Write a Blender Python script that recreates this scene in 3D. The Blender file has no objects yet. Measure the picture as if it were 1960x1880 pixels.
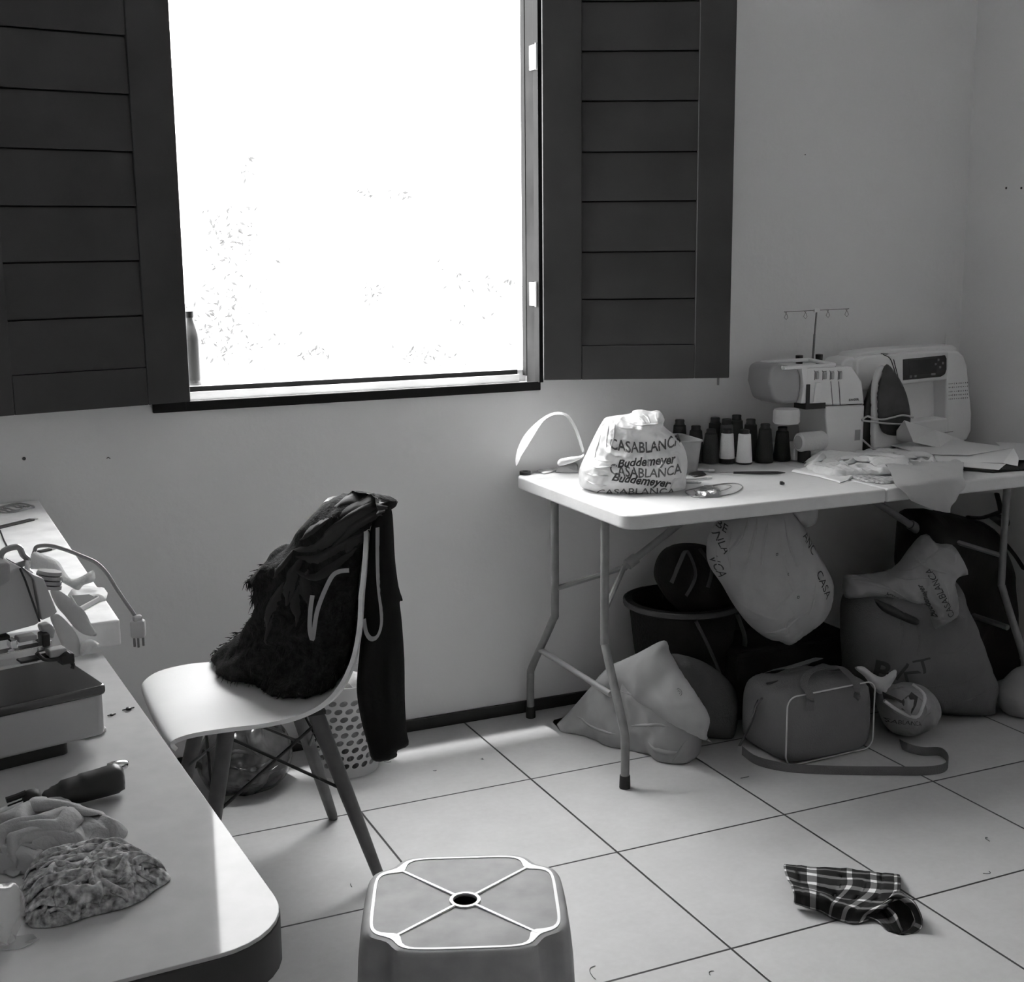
import bpy, bmesh, math, random
import numpy as np
from mathutils import Vector, Matrix, noise
from mathutils.geometry import delaunay_2d_cdt

S = bpy.context.scene
COL = S.collection
R = math.radians

# ------------------------------------------------------------------ camera
CAM = Vector((-1.41709, -3.50380, 1.42323))
RT = Vector((0.9101655, -0.4141368, -0.0094601))
UP = Vector((0.0853719, 0.1651808, 0.9825614))
FW = Vector((0.4053522, 0.8951011, -0.1856975))
FPX = 2512.81
cd = bpy.data.cameras.new('camera'); cam = bpy.data.objects.new('camera', cd); COL.objects.link(cam)
cd.sensor_fit = 'HORIZONTAL'; cd.sensor_width = 36.0; cd.lens = FPX / 1960 * 36
cd.clip_start = 0.05; cd.clip_end = 200
m = Matrix((RT, UP, -FW)).transposed().to_4x4(); m.translation = CAM
cam.matrix_world = m
S.camera = cam

# ------------------------------------------------------------------ world and light
W = bpy.data.worlds.new('sky'); S.world = W; W.use_nodes = True
bg = W.node_tree.nodes['Background']; bg.inputs[0].default_value = (1, 1, 1, 1)
_n, _l = W.node_tree.nodes, W.node_tree.links        # overcast sky, brighter overhead
_tc = _n.new('ShaderNodeTexCoord'); _sp = _n.new('ShaderNodeSeparateXYZ'); _mr = _n.new('ShaderNodeMapRange')
_l.new(_tc.outputs['Generated'], _sp.inputs[0]); _l.new(_sp.outputs[2], _mr.inputs[0])
_mr.inputs[1].default_value = 0.0; _mr.inputs[2].default_value = 1.0; _mr.inputs[3].default_value = 8.0; _mr.inputs[4].default_value = 17.0
_l.new(_mr.outputs[0], bg.inputs[1])
sl = bpy.data.lights.new('sun', 'SUN'); so = bpy.data.objects.new('sun', sl); COL.objects.link(so)
sl.energy = 2.2; sl.angle = R(2.0)
sd = Vector((0.10, -0.128, -1.0)).normalized()          # direction the light travels, nearly overhead
so.rotation_euler = sd.to_track_quat('-Z', 'Y').to_euler(); so.location = (-1, 2, 6)
S.view_settings.view_transform = 'Standard'; S.view_settings.look = 'None'
S.view_settings.gamma = 1.0; S.view_settings.use_curve_mapping = False
S.view_settings.exposure = 0.62
S.cycles.use_denoising = True
S.cycles.max_bounces = 12; S.cycles.diffuse_bounces = 8; S.cycles.transparent_max_bounces = 12
S.cycles.sample_clamp_indirect = 8.0
S.cycles.caustics_reflective = False; S.cycles.caustics_refractive = False

# ------------------------------------------------------------------ helpers
def ray(x, y):
    return FW + RT * ((x - 980) / FPX) - UP * ((y - 940) / FPX)

def P(x, y, X=None, Y=None, Z=None):
    """point of a world plane (X=, Y= or Z=) seen at photo pixel x, y"""
    d = ray(x, y)
    t = (X - CAM.x) / d.x if X is not None else (Y - CAM.y) / d.y if Y is not None else (Z - CAM.z) / d.z
    return CAM + d * t

def PP(x, y, o, n):
    d = ray(x, y); return CAM + d * ((Vector(o) - CAM).dot(n) / d.dot(n))

def mat(name, g, rough=0.6, metal=0.0, nscale=8.0, namp=0.06, bump=0.0, bscale=60.0, coat=0.0, transl=0.0, alpha=1.0, spec=0.5, wave=None, crough=.12, ridge=None):
    M = bpy.data.materials.new(name); M.use_nodes = True
    nt = M.node_tree; N = nt.nodes; L = nt.links; b = N['Principled BSDF']
    b.inputs['Roughness'].default_value = rough; b.inputs['Metallic'].default_value = metal
    b.inputs['Specular IOR Level'].default_value = spec
    b.inputs['Coat Weight'].default_value = coat; b.inputs['Coat Roughness'].default_value = crough
    b.inputs['Base Color'].default_value = (g, g, g, 1)
    tc = N.new('ShaderNodeTexCoord')
    if namp > 0:
        n = N.new('ShaderNodeTexNoise'); n.inputs['Scale'].default_value = nscale; n.inputs['Detail'].default_value = 5
        L.new(tc.outputs['Object'], n.inputs['Vector'])
        mr = N.new('ShaderNodeMapRange'); mr.inputs[1].default_value = 0.3; mr.inputs[2].default_value = 0.7
        mr.inputs[3].default_value = g * (1 - namp); mr.inputs[4].default_value = g * (1 + namp)
        L.new(n.outputs['Fac'], mr.inputs[0]); L.new(mr.outputs[0], b.inputs['Base Color'])
    if bump > 0:
        n2 = N.new('ShaderNodeTexNoise'); n2.inputs['Scale'].default_value = bscale; n2.inputs['Detail'].default_value = 4
        L.new(tc.outputs['Object'], n2.inputs['Vector'])
        if ridge: n2.noise_type = 'RIDGED_MULTIFRACTAL'; n2.inputs['Scale'].default_value = ridge; n2.inputs['Detail'].default_value = 3; n2.inputs['Distortion'].default_value = .6
        bp = N.new('ShaderNodeBump'); bp.inputs['Strength'].default_value = bump; bp.inputs['Distance'].default_value = 0.01
        L.new(n2.outputs['Fac'], bp.inputs['Height']); L.new(bp.outputs[0], b.inputs['Normal'])
    out = N['Material Output']
    sh = b.outputs[0]
    if transl > 0:
        t = N.new('ShaderNodeBsdfTranslucent'); t.inputs[0].default_value = (g, g, g, 1)
        mx = N.new('ShaderNodeMixShader'); mx.inputs[0].default_value = transl
        L.new(sh, mx.inputs[1]); L.new(t.outputs[0], mx.inputs[2]); sh = mx.outputs[0]
    if alpha < 1:
        t = N.new('ShaderNodeBsdfTransparent')
        mx = N.new('ShaderNodeMixShader'); mx.inputs[0].default_value = alpha
        L.new(t.outputs[0], mx.inputs[1]); L.new(sh, mx.inputs[2]); sh = mx.outputs[0]
    L.new(sh, out.inputs[0])
    return M

def tag(o, label=None, cat=None, group=None, kind=None):
    if label: o['label'] = label
    if cat: o['category'] = cat
    if group: o['group'] = group
    if kind: o['kind'] = kind
    return o

def thing(name, label, cat, loc=(0, 0, 0), rz=0, group=None):
    o = bpy.data.objects.new(name, None); COL.objects.link(o)
    o.location = loc; o.rotation_euler = (0, 0, rz); o.empty_display_size = 0.05
    return tag(o, label, cat, group)

class MB:
    """collects shapes, links them as one mesh object"""
    def __init__(s): s.bm = bmesh.new()
    def _add(s, verts, faces, M=None, mi=0):
        vs = [s.bm.verts.new((M @ Vector(v)) if M else v) for v in verts]
        for f in faces:
            try:
                fc = s.bm.faces.new([vs[i] for i in f]); fc.material_index = mi
            except ValueError: pass
        return vs
    def box(s, lo, hi, M=None, bev=0.0, mi=0):
        t = bmesh.new(); bmesh.ops.create_cube(t, size=1)
        c = [(a + b) / 2 for a, b in zip(lo, hi)]; d = [b - a for a, b in zip(lo, hi)]
        for v in t.verts: v.co = Vector([v.co[i] * d[i] + c[i] for i in range(3)])
        if bev > 0: bmesh.ops.bevel(t, geom=t.edges[:], offset=min(bev, min(d) * 0.49), segments=3, profile=0.5, affect='EDGES')
        s.merge(t, M, mi); return s
    def merge(s, t, M=None, mi=0):
        t.verts.index_update()
        s._add([v.co.copy() for v in t.verts], [[v.index for v in f.verts] for f in t.faces], M, mi); t.free()
    def tube(s, pts, r, seg=10, cap=True, M=None, mi=0, flat=None):
        pts = [Vector(p) for p in pts]; n = len(pts)
        rs = r if isinstance(r, (list, tuple)) else [r] * n
        rings = []; prev = None
        for i, p in enumerate(pts):
            t = (pts[min(i + 1, n - 1)] - pts[max(i - 1, 0)]).normalized()
            if prev is None:
                a = Vector((0, 0, 1)) if abs(t.z) < 0.9 else Vector((1, 0, 0))
                u = t.cross(a).normalized()
            else:
                u = (prev - t * prev.dot(t)).normalized()
            prev = u; v = t.cross(u)
            rings.append([p + (u * math.cos(2 * math.pi * k / seg) + v * math.sin(2 * math.pi * k / seg) * (flat or 1)) * rs[i] for k in range(seg)])
        vs = [q for rg in rings for q in rg]; fs = []
        for i in range(n - 1):
            for k in range(seg):
                fs.append((i * seg + k, i * seg + (k + 1) % seg, (i + 1) * seg + (k + 1) % seg, (i + 1) * seg + k))
        if cap: fs += [list(range(seg))[::-1], [(n - 1) * seg + k for k in range(seg)]]
        s._add(vs, fs, M, mi); return s
    def lathe(s, prof, seg=24, M=None, mi=0, cap=True):
        vs = []; fs = []
        for (r, z) in prof:
            for k in range(seg): vs.append((r * math.cos(2 * math.pi * k / seg), r * math.sin(2 * math.pi * k / seg), z))
        for i in range(len(prof) - 1):
            for k in range(seg): fs.append((i * seg + k, i * seg + (k + 1) % seg, (i + 1) * seg + (k + 1) % seg, (i + 1) * seg + k))
        if cap: fs += [list(range(seg))[::-1], [(len(prof) - 1) * seg + k for k in range(seg)]]
        s._add(vs, fs, M, mi); return s
    def prism(s, poly, z0, z1, M=None, bev=0.0, mi=0):
        t = bmesh.new(); a = [t.verts.new((x, y, z0)) for x, y in poly]; b = [t.verts.new((x, y, z1)) for x, y in poly]
        n = len(poly); t.faces.new(a[::-1]); t.faces.new(b)
        for i in range(n): t.faces.new((a[i], a[(i + 1) % n], b[(i + 1) % n], b[i]))
        bmesh.ops.recalc_face_normals(t, faces=t.faces[:])
        if bev > 0:
            es = [e for e in t.edges if e.calc_face_angle(0) > 0.5]
            bmesh.ops.bevel(t, geom=es, offset=bev, segments=3, profile=0.5, affect='EDGES', clamp_overlap=True)
        s.merge(t, M, mi); return s
    def grid(s, f, nu, nv, M=None, mi=0, closeu=False):
        vs = [f(i / (nu - 1 if not closeu else nu), j / (nv - 1)) for j in range(nv) for i in range(nu)]
        fs = []
        for j in range(nv - 1):
            for i in range(nu - (0 if closeu else 1)):
                fs.append((j * nu + i, j * nu + (i + 1) % nu, (j + 1) * nu + (i + 1) % nu, (j + 1) * nu + i))
        s._add(vs, fs, M, mi); return s
    def thicken(s, t):
        bm = s.bm; bmesh.ops.remove_doubles(bm, verts=bm.verts[:], dist=1e-7); bm.normal_update()
        fs = bm.faces[:]; es = [e for e in bm.edges if len(e.link_faces) == 1]; mp = {}
        for v in bm.verts[:]: mp[v] = bm.verts.new(v.co - v.normal * t)
        for f in fs: bm.faces.new([mp[v] for v in f.verts][::-1])
        for e in es:
            a, b_ = e.verts; l = [q for q in e.link_loops][0]
            if l.vert is b_: a, b_ = b_, a
            try: bm.faces.new([b_, a, mp[a], mp[b_]])
            except ValueError: pass
        bm.normal_update()
    def build(s, name, material, parent=None, smooth=40, solid=0.0, loc=None):
        bmesh.ops.recalc_face_normals(s.bm, faces=s.bm.faces[:])
        if solid > 0:
            s.thicken(solid)
        me = bpy.data.meshes.new(name); 
        if smooth:
            for f in s.bm.faces: f.smooth = True
            for e in s.bm.edges:
                if len(e.link_faces) == 2 and e.calc_face_angle(0) > R(smooth): e.smooth = False
        if loc is not None:
            for v in s.bm.verts: v.co -= Vector(loc)
        s.bm.to_mesh(me); s.bm.free()
        for mm in (material if isinstance(material, (list, tuple)) else [material]): me.materials.append(mm)
        o = bpy.data.objects.new(name, me); COL.objects.link(o)
        if parent is not None: o.parent = parent
        if loc is not None: o.location = loc
        if smooth and smooth <= 40:
            w = o.modifiers.new('normals', 'WEIGHTED_NORMAL'); w.keep_sharp = True
        return o

def rel(parent, p):
    """world point -> parent's local frame (top-level empties only)"""
    Mx = Matrix.Translation(parent.location) @ Matrix.Rotation(parent.rotation_euler.z, 4, 'Z')
    return Mx.inverted() @ Vector(p)

def catmull(pts, sub=6, closed=True):
    n = len(pts); out = []
    P_ = [Vector(p) for p in pts]
    rng = range(n) if closed else range(n - 1)
    for i in rng:
        if closed: a, b, c, d = P_[(i - 1) % n], P_[i], P_[(i + 1) % n], P_[(i + 2) % n]
        else: a, b, c, d = P_[max(i - 1, 0)], P_[i], P_[i + 1], P_[min(i + 2, n - 1)]
        for k in range(sub):
            t = k / sub
            out.append(0.5 * ((2 * b) + (c - a) * t + (2 * a - 5 * b + 4 * c - d) * t * t + (3 * b - a - 3 * c + d) * t ** 3))
    if not closed: out.append(P_[-1])
    return out

def fold(u, v, amp, fu, fv, th=0.0, seed=0.0):
    """sharp-ridged cloth folds"""
    c, s_ = math.cos(th), math.sin(th); a = (u * c + v * s_) * fu; b = (-u * s_ + v * c) * fv
    n = noise.noise(Vector((a, b, seed))) + 0.4 * noise.noise(Vector((a * 2.1, b * 2.1, seed + 7)))
    return amp * (1 - 2.2 * abs(n))

def project(p):
    d = Vector(p) - CAM; z = d.dot(FW); return 980 + FPX * d.dot(RT) / z, 940 - FPX * d.dot(UP) / z

class Inflate:
    """a closed cushion-like body: an outline on a real plane given its own thickness front and back"""
    def __init__(s, outline, o, ex, ey, n, Tf, Tb, Rr, cell, wr=(), smooth=5, jag=0.0, power=0.5, jseed=1, rim=0.0, shape=None):
        s.o = Vector(o); s.ex = Vector(ex).normalized(); s.ey = Vector(ey).normalized(); s.n = Vector(n).normalized()
        s.Tf, s.Tb, s.R, s.wr, s.power, s.rim, s.shape = Tf, Tb, Rr, wr, power, rim, shape
        pts = [Vector((x, y)) for x, y in outline]
        if smooth > 1: pts = [Vector((p.x, p.y)) for p in catmull([Vector((p.x, p.y, 0)) for p in pts], smooth)]
        if jag > 0:
            rnd = random.Random(jseed); q = []
            for i, p in enumerate(pts):
                q.append(p + Vector((rnd.uniform(-jag, jag), rnd.uniform(-jag, jag))))
            pts = q
        s.b = np.array([[p.x, p.y] for p in pts]); s.cell = cell
    def dist(s, q):
        a = s.b; b = np.roll(s.b, -1, 0); ab = b - a
        t = np.clip(((q[:, None, :] - a) * ab).sum(-1) / ((ab ** 2).sum(-1) + 1e-12), 0, 1)
        return np.sqrt((((q[:, None, :] - (a + ab * t[..., None])) ** 2).sum(-1)).min(1))
    def inside(s, q):
        a = s.b; b = np.roll(s.b, -1, 0)
        c = (a[:, 1] > q[:, None, 1]) != (b[:, 1] > q[:, None, 1])
        xs = a[:, 0] + (q[:, None, 1] - a[:, 1]) * (b[:, 0] - a[:, 0]) / (b[:, 1] - a[:, 1] + 1e-15)
        return (c & (q[:, None, 0] < xs)).sum(1) % 2 == 1
    def h(s, u, v, d, side=1):
        k = min(d / s.R, 1.0); base = (1 - (1 - k) ** 2) ** s.power
        T = s.Tf if side > 0 else s.Tb
        if s.shape: T = T * s.shape(u, v)
        w = 0.0
        for i, (amp, fu, fv, th) in enumerate(s.wr): w += fold(u, v, amp, fu, fv, th, i * 3.7 + (0 if side > 0 else 11))
        return (T * base + w * min(1.0, d / (s.R * 0.35))) * side + (s.rim if side > 0 else 0)
    def pt(s, u, v, eps=0.0):
        d = float(s.dist(np.array([[u, v]]))[0])
        return s.o + s.ex * u + s.ey * v + s.n * (s.h(u, v, d, 1) + eps)
    def at(s, x, y):
        """surface coordinates of the point seen at photo pixel x, y"""
        pl = (s.o, s.ex, s.ey, s.n); tx, ty = x, y
        for _ in range(6):
            u, v = trace([(tx, ty)], pl)[0]; qx, qy = project(s.pt(u, v)); tx += x - qx; ty += y - qy
        return u, v
    def mesh(s):
        lo = s.b.min(0); hi = s.b.max(0); c = s.cell
        gx = np.arange(lo[0], hi[0], c); gy = np.arange(lo[1], hi[1], c * 0.87)
        q = np.array([(x + (c / 2 if j % 2 else 0), y) for j, y in enumerate(gy) for x in gx])
        q = q[s.inside(q)]; d = s.dist(q); q = q[d > c * 0.45]
        nb = len(s.b)
        allp = [Vector((x, y)) for x, y in s.b] + [Vector((x, y)) for x, y in q]
        edges = [(i, (i + 1) % nb) for i in range(nb)]
        vo, _, fo, ov, _, _ = delaunay_2d_cdt(allp, edges, [], 1, 1e-6)
        vo = np.array([[p.x, p.y] for p in vo]); dd = s.dist(vo)
        bd = dd < 1e-5
        return vo, fo, dd, bd
    def build(s, name, material, parent=None, back=True, clamp=None, loc=None, holes=None, smooth=True):
        vo, fo, dd, bd = s.mesh()
        bm = bmesh.new(); F = []; B = []
        for (u, v), d, e in zip(vo, dd, bd):
            p = s.o + s.ex * u + s.ey * v
            f = p + s.n * (s.rim if e else s.h(u, v, d, 1))
            if clamp: f = clamp(f)
            F.append(bm.verts.new(f))
            if e and s.rim == 0: B.append(F[-1])
            else:
                g = p + s.n * (0 if e else s.h(u, v, d, -1))
                if clamp: g = clamp(g)
                B.append(bm.verts.new(g))
        for f in fo:
            try: bm.faces.new([F[i] for i in f])
            except ValueError: pass
            if back:
                try: bm.faces.new([B[i] for i in f][::-1])
                except ValueError: pass
        if s.rim and back:
            cnt = {}
            for f in fo:
                for i in range(len(f)):
                    a, b = f[i], f[(i + 1) % len(f)]; cnt[(a, b)] = 1
            for (a, b) in list(cnt):
                if (b, a) not in cnt:
                    try: bm.faces.new([F[b], F[a], B[a], B[b]])
                    except ValueError: pass
        loose = [v for v in bm.verts if not v.link_faces]; bmesh.ops.delete(bm, geom=loose, context='VERTS')
        bmesh.ops.recalc_face_normals(bm, faces=bm.faces[:])
        mb = MB(); mb.bm.free(); mb.bm = bm
        if loc is None and parent is None:
            c = sum((v.co for v in bm.verts), Vector()) / max(1, len(bm.verts)); loc = c
        return mb.build(name, material, parent, smooth=80 if smooth else 0, loc=loc)

def vert_plane(p, q=None):
    """vertical plane through p (and q): origin, ex along, ey up, n towards the camera"""
    p = Vector(p)
    ex = (Vector(q) - p) if q is not None else Vector((1, 0, 0)); ex.z = 0; ex.normalize()
    n = ex.cross(Vector((0, 0, 1)))
    if n.dot(CAM - p) < 0: n = -n
    return p, ex, Vector((0, 0, 1)), n

def trace(px, pl):
    """photo pixels -> (u, v) on the real plane pl"""
    o, ex, ey, n = pl; out = []
    for x, y in px:
        w = PP(x, y, o, n) - o; out.append((w.dot(ex), w.dot(ey)))
    return out

def text_mesh(txt, size=1.0, bold=0.0, shear=0.0, space=1.0, serif=False):
    """lettering as triangles, width-centred on 0; returns verts, faces"""
    cu = bpy.data.curves.new('lettering', 'FONT'); cu.body = txt; cu.size = size; cu.offset = bold; cu.shear = shear
    cu.space_character = space; cu.align_x = 'CENTER'; cu.align_y = 'CENTER'; cu.resolution_u = 3
    ob = bpy.data.objects.new('lettering', cu); COL.objects.link(ob)
    dg = bpy.context.evaluated_depsgraph_get(); dg.update()
    me = bpy.data.meshes.new_from_object(ob.evaluated_get(dg))
    vs = [v.co.copy() for v in me.vertices]; fs = [tuple(p.vertices) for p in me.polygons]
    bpy.data.objects.remove(ob); bpy.data.curves.remove(cu); bpy.data.meshes.remove(me)
    return vs, fs

def folds_on(inf, o, lines, w=.012, h=.006, seed=0, child=None, m=None, keep=None):
    """raised creases following photo-pixel polylines over an inflated body; part of the same mesh unless child is given"""
    b = MB(); rnd = random.Random(seed); base = o.location.copy(); nv = 7
    for ln in lines:
        ww = w * rnd.uniform(.7, 1.3); hh = h * rnd.uniform(.7, 1.3); lean = rnd.uniform(-.4, .4)
        pts = catmull([Vector((*inf.at(*p), 0)) for p in ln], 6, False); n = len(pts); vs = []
        for i, p in enumerate(pts):
            t = (pts[min(i + 1, n - 1)] - pts[max(i - 1, 0)]).normalized(); nn = Vector((-t.y, t.x, 0)); f = i / (n - 1); e = max(.12, math.sin(math.pi * min(1, max(0, f)))) ** .7
            for j in range(nv):
                q = j / (nv - 1) * 2 - 1; k = p + nn * (q * ww * .5 * e)
                vs.append(inf.pt(k.x, k.y, hh * e * (1 - abs(q + lean * (1 - q * q)) ** 1.6) - .0012) - base)
        b._add(vs, [(i * nv + j, (i + 1) * nv + j, (i + 1) * nv + j + 1, i * nv + j + 1) for i in range(n - 1) for j in range(nv - 1)])
    bmesh.ops.recalc_face_normals(b.bm, faces=b.bm.faces[:])
    if child: return b.build(child, m, o, smooth=80)
    me = o.data; bm = bmesh.new(); bm.from_mesh(me); tmp = bpy.data.meshes.new('crease'); b.bm.to_mesh(tmp); b.bm.free(); bm.from_mesh(tmp); bpy.data.meshes.remove(tmp)
    for f in bm.faces: f.smooth = True
    bm.to_mesh(me); bm.free()

def print_on(inf, items, name, material, parent, eps=0.0012, loc=None, maxlen=0.006):
    """lay lettering on an inflated surface. items: (text, u, v, size, angle, bold, shear, arch, xscale)"""
    if len(items) > 1:
        root = None
        for q in items[:-1]: print_on(inf, [q], name, material, parent, eps, loc, maxlen).location = -parent.location
        items = items[-1:]
    bm = bmesh.new()
    for (txt, u, v, size, ang, bold, shear, arch, xs) in items:
        vs, fs = text_mesh(txt, size, bold, shear)
        t = bmesh.new(); tv = [t.verts.new(p) for p in vs]
        for f in fs:
            try: t.faces.new([tv[i] for i in f])
            except ValueError: pass
        for _ in range(3):
            es = [e for e in t.edges if e.calc_length() > maxlen]
            if not es: break
            bmesh.ops.subdivide_edges(t, edges=es, cuts=1, use_grid_fill=False)
            bmesh.ops.triangulate(t, faces=[f for f in t.faces if len(f.verts) > 4])
        c, s_ = math.cos(ang), math.sin(ang)
        mp = {}
        for q in t.verts:
            x, y = q.co.x * xs, q.co.y + arch * q.co.x * q.co.x
            mp[q] = bm.verts.new(inf.pt(u + x * c - y * s_, v + x * s_ + y * c, eps))
        for f in t.faces:
            try: bm.faces.new([mp[q] for q in f.verts])
            except ValueError: pass
        t.free()
    mb = MB(); mb.bm.free(); mb.bm = bm
    return mb.build(name, material, parent, smooth=80, loc=loc)

def crumple(name, px, z, m, label, cat, L_, W_, H_, n, ang, seed, spread=.25, body=.010, wave=.012, sink=.55):
    """a heap of cloth: many arched folds of one fabric over a low body, all one mesh"""
    o_ = (Vector((0, 0, z)), Vector((1, 0, 0)), Vector((0, 1, 0)), Vector((0, 0, 1)))
    inf = Inflate(trace(px, o_), *o_, Tf=body, Tb=0, Rr=.03, cell=.006, smooth=3, rim=.0015, wr=[(.006, 25, 12, ang), (.003, 60, 40, 0)])
    o = inf.build(name, m, None, clamp=lambda p: Vector((p.x, p.y, max(p.z, z))))
    rnd = random.Random(seed); b = MB(); base = o.location.copy(); k = 0; tries = 0
    lo, hi = inf.b.min(0), inf.b.max(0)
    while k < n and tries < n * 40:
        tries += 1; c = Vector((rnd.uniform(lo[0], hi[0]), rnd.uniform(lo[1], hi[1])))
        if not inf.inside(np.array([[c.x, c.y]]))[0]: continue
        a = ang + rnd.gauss(0, spread); ax = Vector((math.cos(a), math.sin(a))); ay = Vector((-ax.y, ax.x)); l = rnd.uniform(.5, 1.0) * L_; w = rnd.uniform(.6, 1.2) * W_; ph = rnd.uniform(0, 9)
        nu, nv = 22, 9; pts = []; ok = True
        for i in range(nu):
            t = i / (nu - 1) - .5; cc = c + ax * (t * l) + ay * (wave * math.sin(t * rnd.uniform(5.9, 6.1) + ph) + wave * .6 * noise.noise(Vector((t * 5, ph, 0))))
            for j in range(nv):
                s_ = j / (nv - 1) * 2 - 1; q = cc + ay * (s_ * w * .5 * (1 - .5 * abs(t * 2) ** 3)); pts.append((q, s_, t))
        q2 = np.array([[p[0].x, p[0].y] for p in pts]); ins = inf.inside(q2); d = inf.dist(q2)
        if ins.mean() < .93: continue
        vs = []
        for (p, s_, t), dd, iin in zip(pts, d, ins):
            dome = min(1, (dd if iin else 0) / .05); dome = math.sqrt(1 - (1 - dome) ** 2)
            lean = .35 * math.sin(ph * 3); arch = max(0, 1 - abs(s_ + lean) ** 1.7) - .15
            hh = H_ * dome * (.55 + .45 * math.sin(ph + c.x * 30)) * .8 + w * sink * arch * (1 - .7 * abs(2 * t) ** 2.5) * (.35 + .65 * dome) + .0035 * noise.noise(Vector((p.x * 45, p.y * 45, ph))) + .002
            vs.append(Vector((p.x, p.y, max(z + .0012, z + hh))) - base)
        b._add(vs, [(i * nv + j, (i + 1) * nv + j, (i + 1) * nv + j + 1, i * nv + j + 1) for i in range(nu - 1) for j in range(nv - 1)]); k += 1
    b.thicken(.0012); me = o.data; bm = bmesh.new(); bm.from_mesh(me); tmp = bpy.data.meshes.new('fold'); b.bm.to_mesh(tmp); b.bm.free(); bm.from_mesh(tmp); bpy.data.meshes.remove(tmp)
    for f in bm.faces: f.smooth = True
    bm.to_mesh(me); bm.free()
    return tag(o, label, cat)

# ------------------------------------------------------------------ materials
M_wall = mat('painted_plaster', 0.76, 0.75, nscale=1.2, namp=0.035, bump=0.12, bscale=35)
M_wall2 = mat('dull_painted_plaster', 0.70, 0.8, namp=0.03)
M_ceil = mat('ceiling_paint', 0.82, 0.8, namp=0.02)
M_shut = mat('dark_painted_wood', 0.03, 0.6, nscale=5, namp=0.25, bump=0.10, bscale=25)
M_shutdk = mat('dark_groove', 0.012, 0.8, namp=0)
M_base = mat('dark_skirting', 0.012, 0.5)
M_lam = mat('grey_laminate', 0.46, 0.8, nscale=25, namp=0.05, bump=0.0, coat=0.3, spec=.2, crough=.05)
M_lamedge = mat('dark_laminate_edge', 0.030, 0.55)
M_wood = mat('pale_board', 0.84, 0.5, nscale=14, namp=0.12, bump=0.1, bscale=40)
M_hdpe = mat('white_table_plastic', 0.56, 0.42, nscale=40, namp=0.03, bump=0.06, bscale=200)
M_steel = mat('grey_painted_steel', 0.19, 0.42, nscale=30, namp=0.12)
M_black = mat('black_plastic', 0.012, 0.45, namp=0.1)
M_rubber = mat('black_rubber', 0.01, 0.7)
M_chair = mat('white_shell_plastic', 0.74, 0.33, namp=0.02, bump=0.02, bscale=90)
M_dowel = mat('brown_wood_leg', 0.085, 0.5, nscale=20, namp=0.3)
M_wire = mat('black_wire', 0.01, 0.35, metal=0.3)
M_stool = mat('white_stool_plastic', 0.34, 0.6, namp=0.12, nscale=22, spec=.2)
M_chrome = mat('chrome', 0.7, 0.18, metal=1.0, namp=0.05)

def tile_mat():
    M = bpy.data.materials.new('ceramic_floor_tiles'); M.use_nodes = True
    nt = M.node_tree; N = nt.nodes; L = nt.links; b = N['Principled BSDF']
    tc = N.new('ShaderNodeTexCoord'); sp = N.new('ShaderNodeSeparateXYZ'); L.new(tc.outputs['Object'], sp.inputs[0])
    def math_(op, a, bb=None, c=None):
        n = N.new('ShaderNodeMath'); n.operation = op
        for i, v in enumerate((a, bb, c)):
            if v is None: continue
            if isinstance(v, (int, float)): n.inputs[i].default_value = v
            else: L.new(v, n.inputs[i])
        return n.outputs[0]
    px = math_('PINGPONG', sp.outputs[0], 0.24); py = math_('PINGPONG', sp.outputs[1], 0.24)
    dmin = math_('MINIMUM', px, py)
    mr = N.new('ShaderNodeMapRange'); mr.interpolation_type = 'SMOOTHSTEP'
    mr.inputs[1].default_value = 0.0021; mr.inputs[2].default_value = 0.0035; L.new(dmin, mr.inputs[0])
    # each tile its own tone
    fx = math_('FLOOR', math_('DIVIDE', sp.outputs[0], 0.48)); fy = math_('FLOOR', math_('DIVIDE', sp.outputs[1], 0.48))
    cmb = N.new('ShaderNodeCombineXYZ'); L.new(fx, cmb.inputs[0]); L.new(fy, cmb.inputs[1])
    wn = N.new('ShaderNodeTexWhiteNoise'); L.new(cmb.outputs[0], wn.inputs[0])
    n1 = N.new('ShaderNodeTexNoise'); n1.inputs['Scale'].default_value = 9; n1.inputs['Detail'].default_value = 8; n1.inputs['Roughness'].default_value = 0.6
    L.new(tc.outputs['Object'], n1.inputs['Vector'])
    n2 = N.new('ShaderNodeTexNoise'); n2.inputs['Scale'].default_value = 60; n2.inputs['Detail'].default_value = 4
    L.new(tc.outputs['Object'], n2.inputs['Vector'])
    base = math_('ADD', math_('ADD', math_('MULTIPLY', wn.outputs[0], 0.02), math_('MULTIPLY', n1.outputs['Fac'], 0.12)),
                 math_('ADD', math_('MULTIPLY', n2.outputs['Fac'], 0.07), 0.36))
    mx = N.new('ShaderNodeMix'); mx.data_type = 'FLOAT'; L.new(mr.outputs[0], mx.inputs[0])
    mx.inputs[2].default_value = 0.03; L.new(base, mx.inputs[3]); L.new(mx.outputs[0], b.inputs['Base Color'])
    b.inputs['Roughness'].default_value = 0.36; b.inputs['Specular IOR Level'].default_value = 0.45
    bp = N.new('ShaderNodeBump'); bp.inputs['Strength'].default_value = 0.5; bp.inputs['Distance'].default_value = 0.003
    L.new(mr.outputs[0], bp.inputs['Height']); L.new(bp.outputs[0], b.inputs['Normal'])
    return M
M_tile = tile_mat()
VD = Vector((.9102, -.4141, 0))          # across the view, used to set bags square to the room's viewer side

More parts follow.
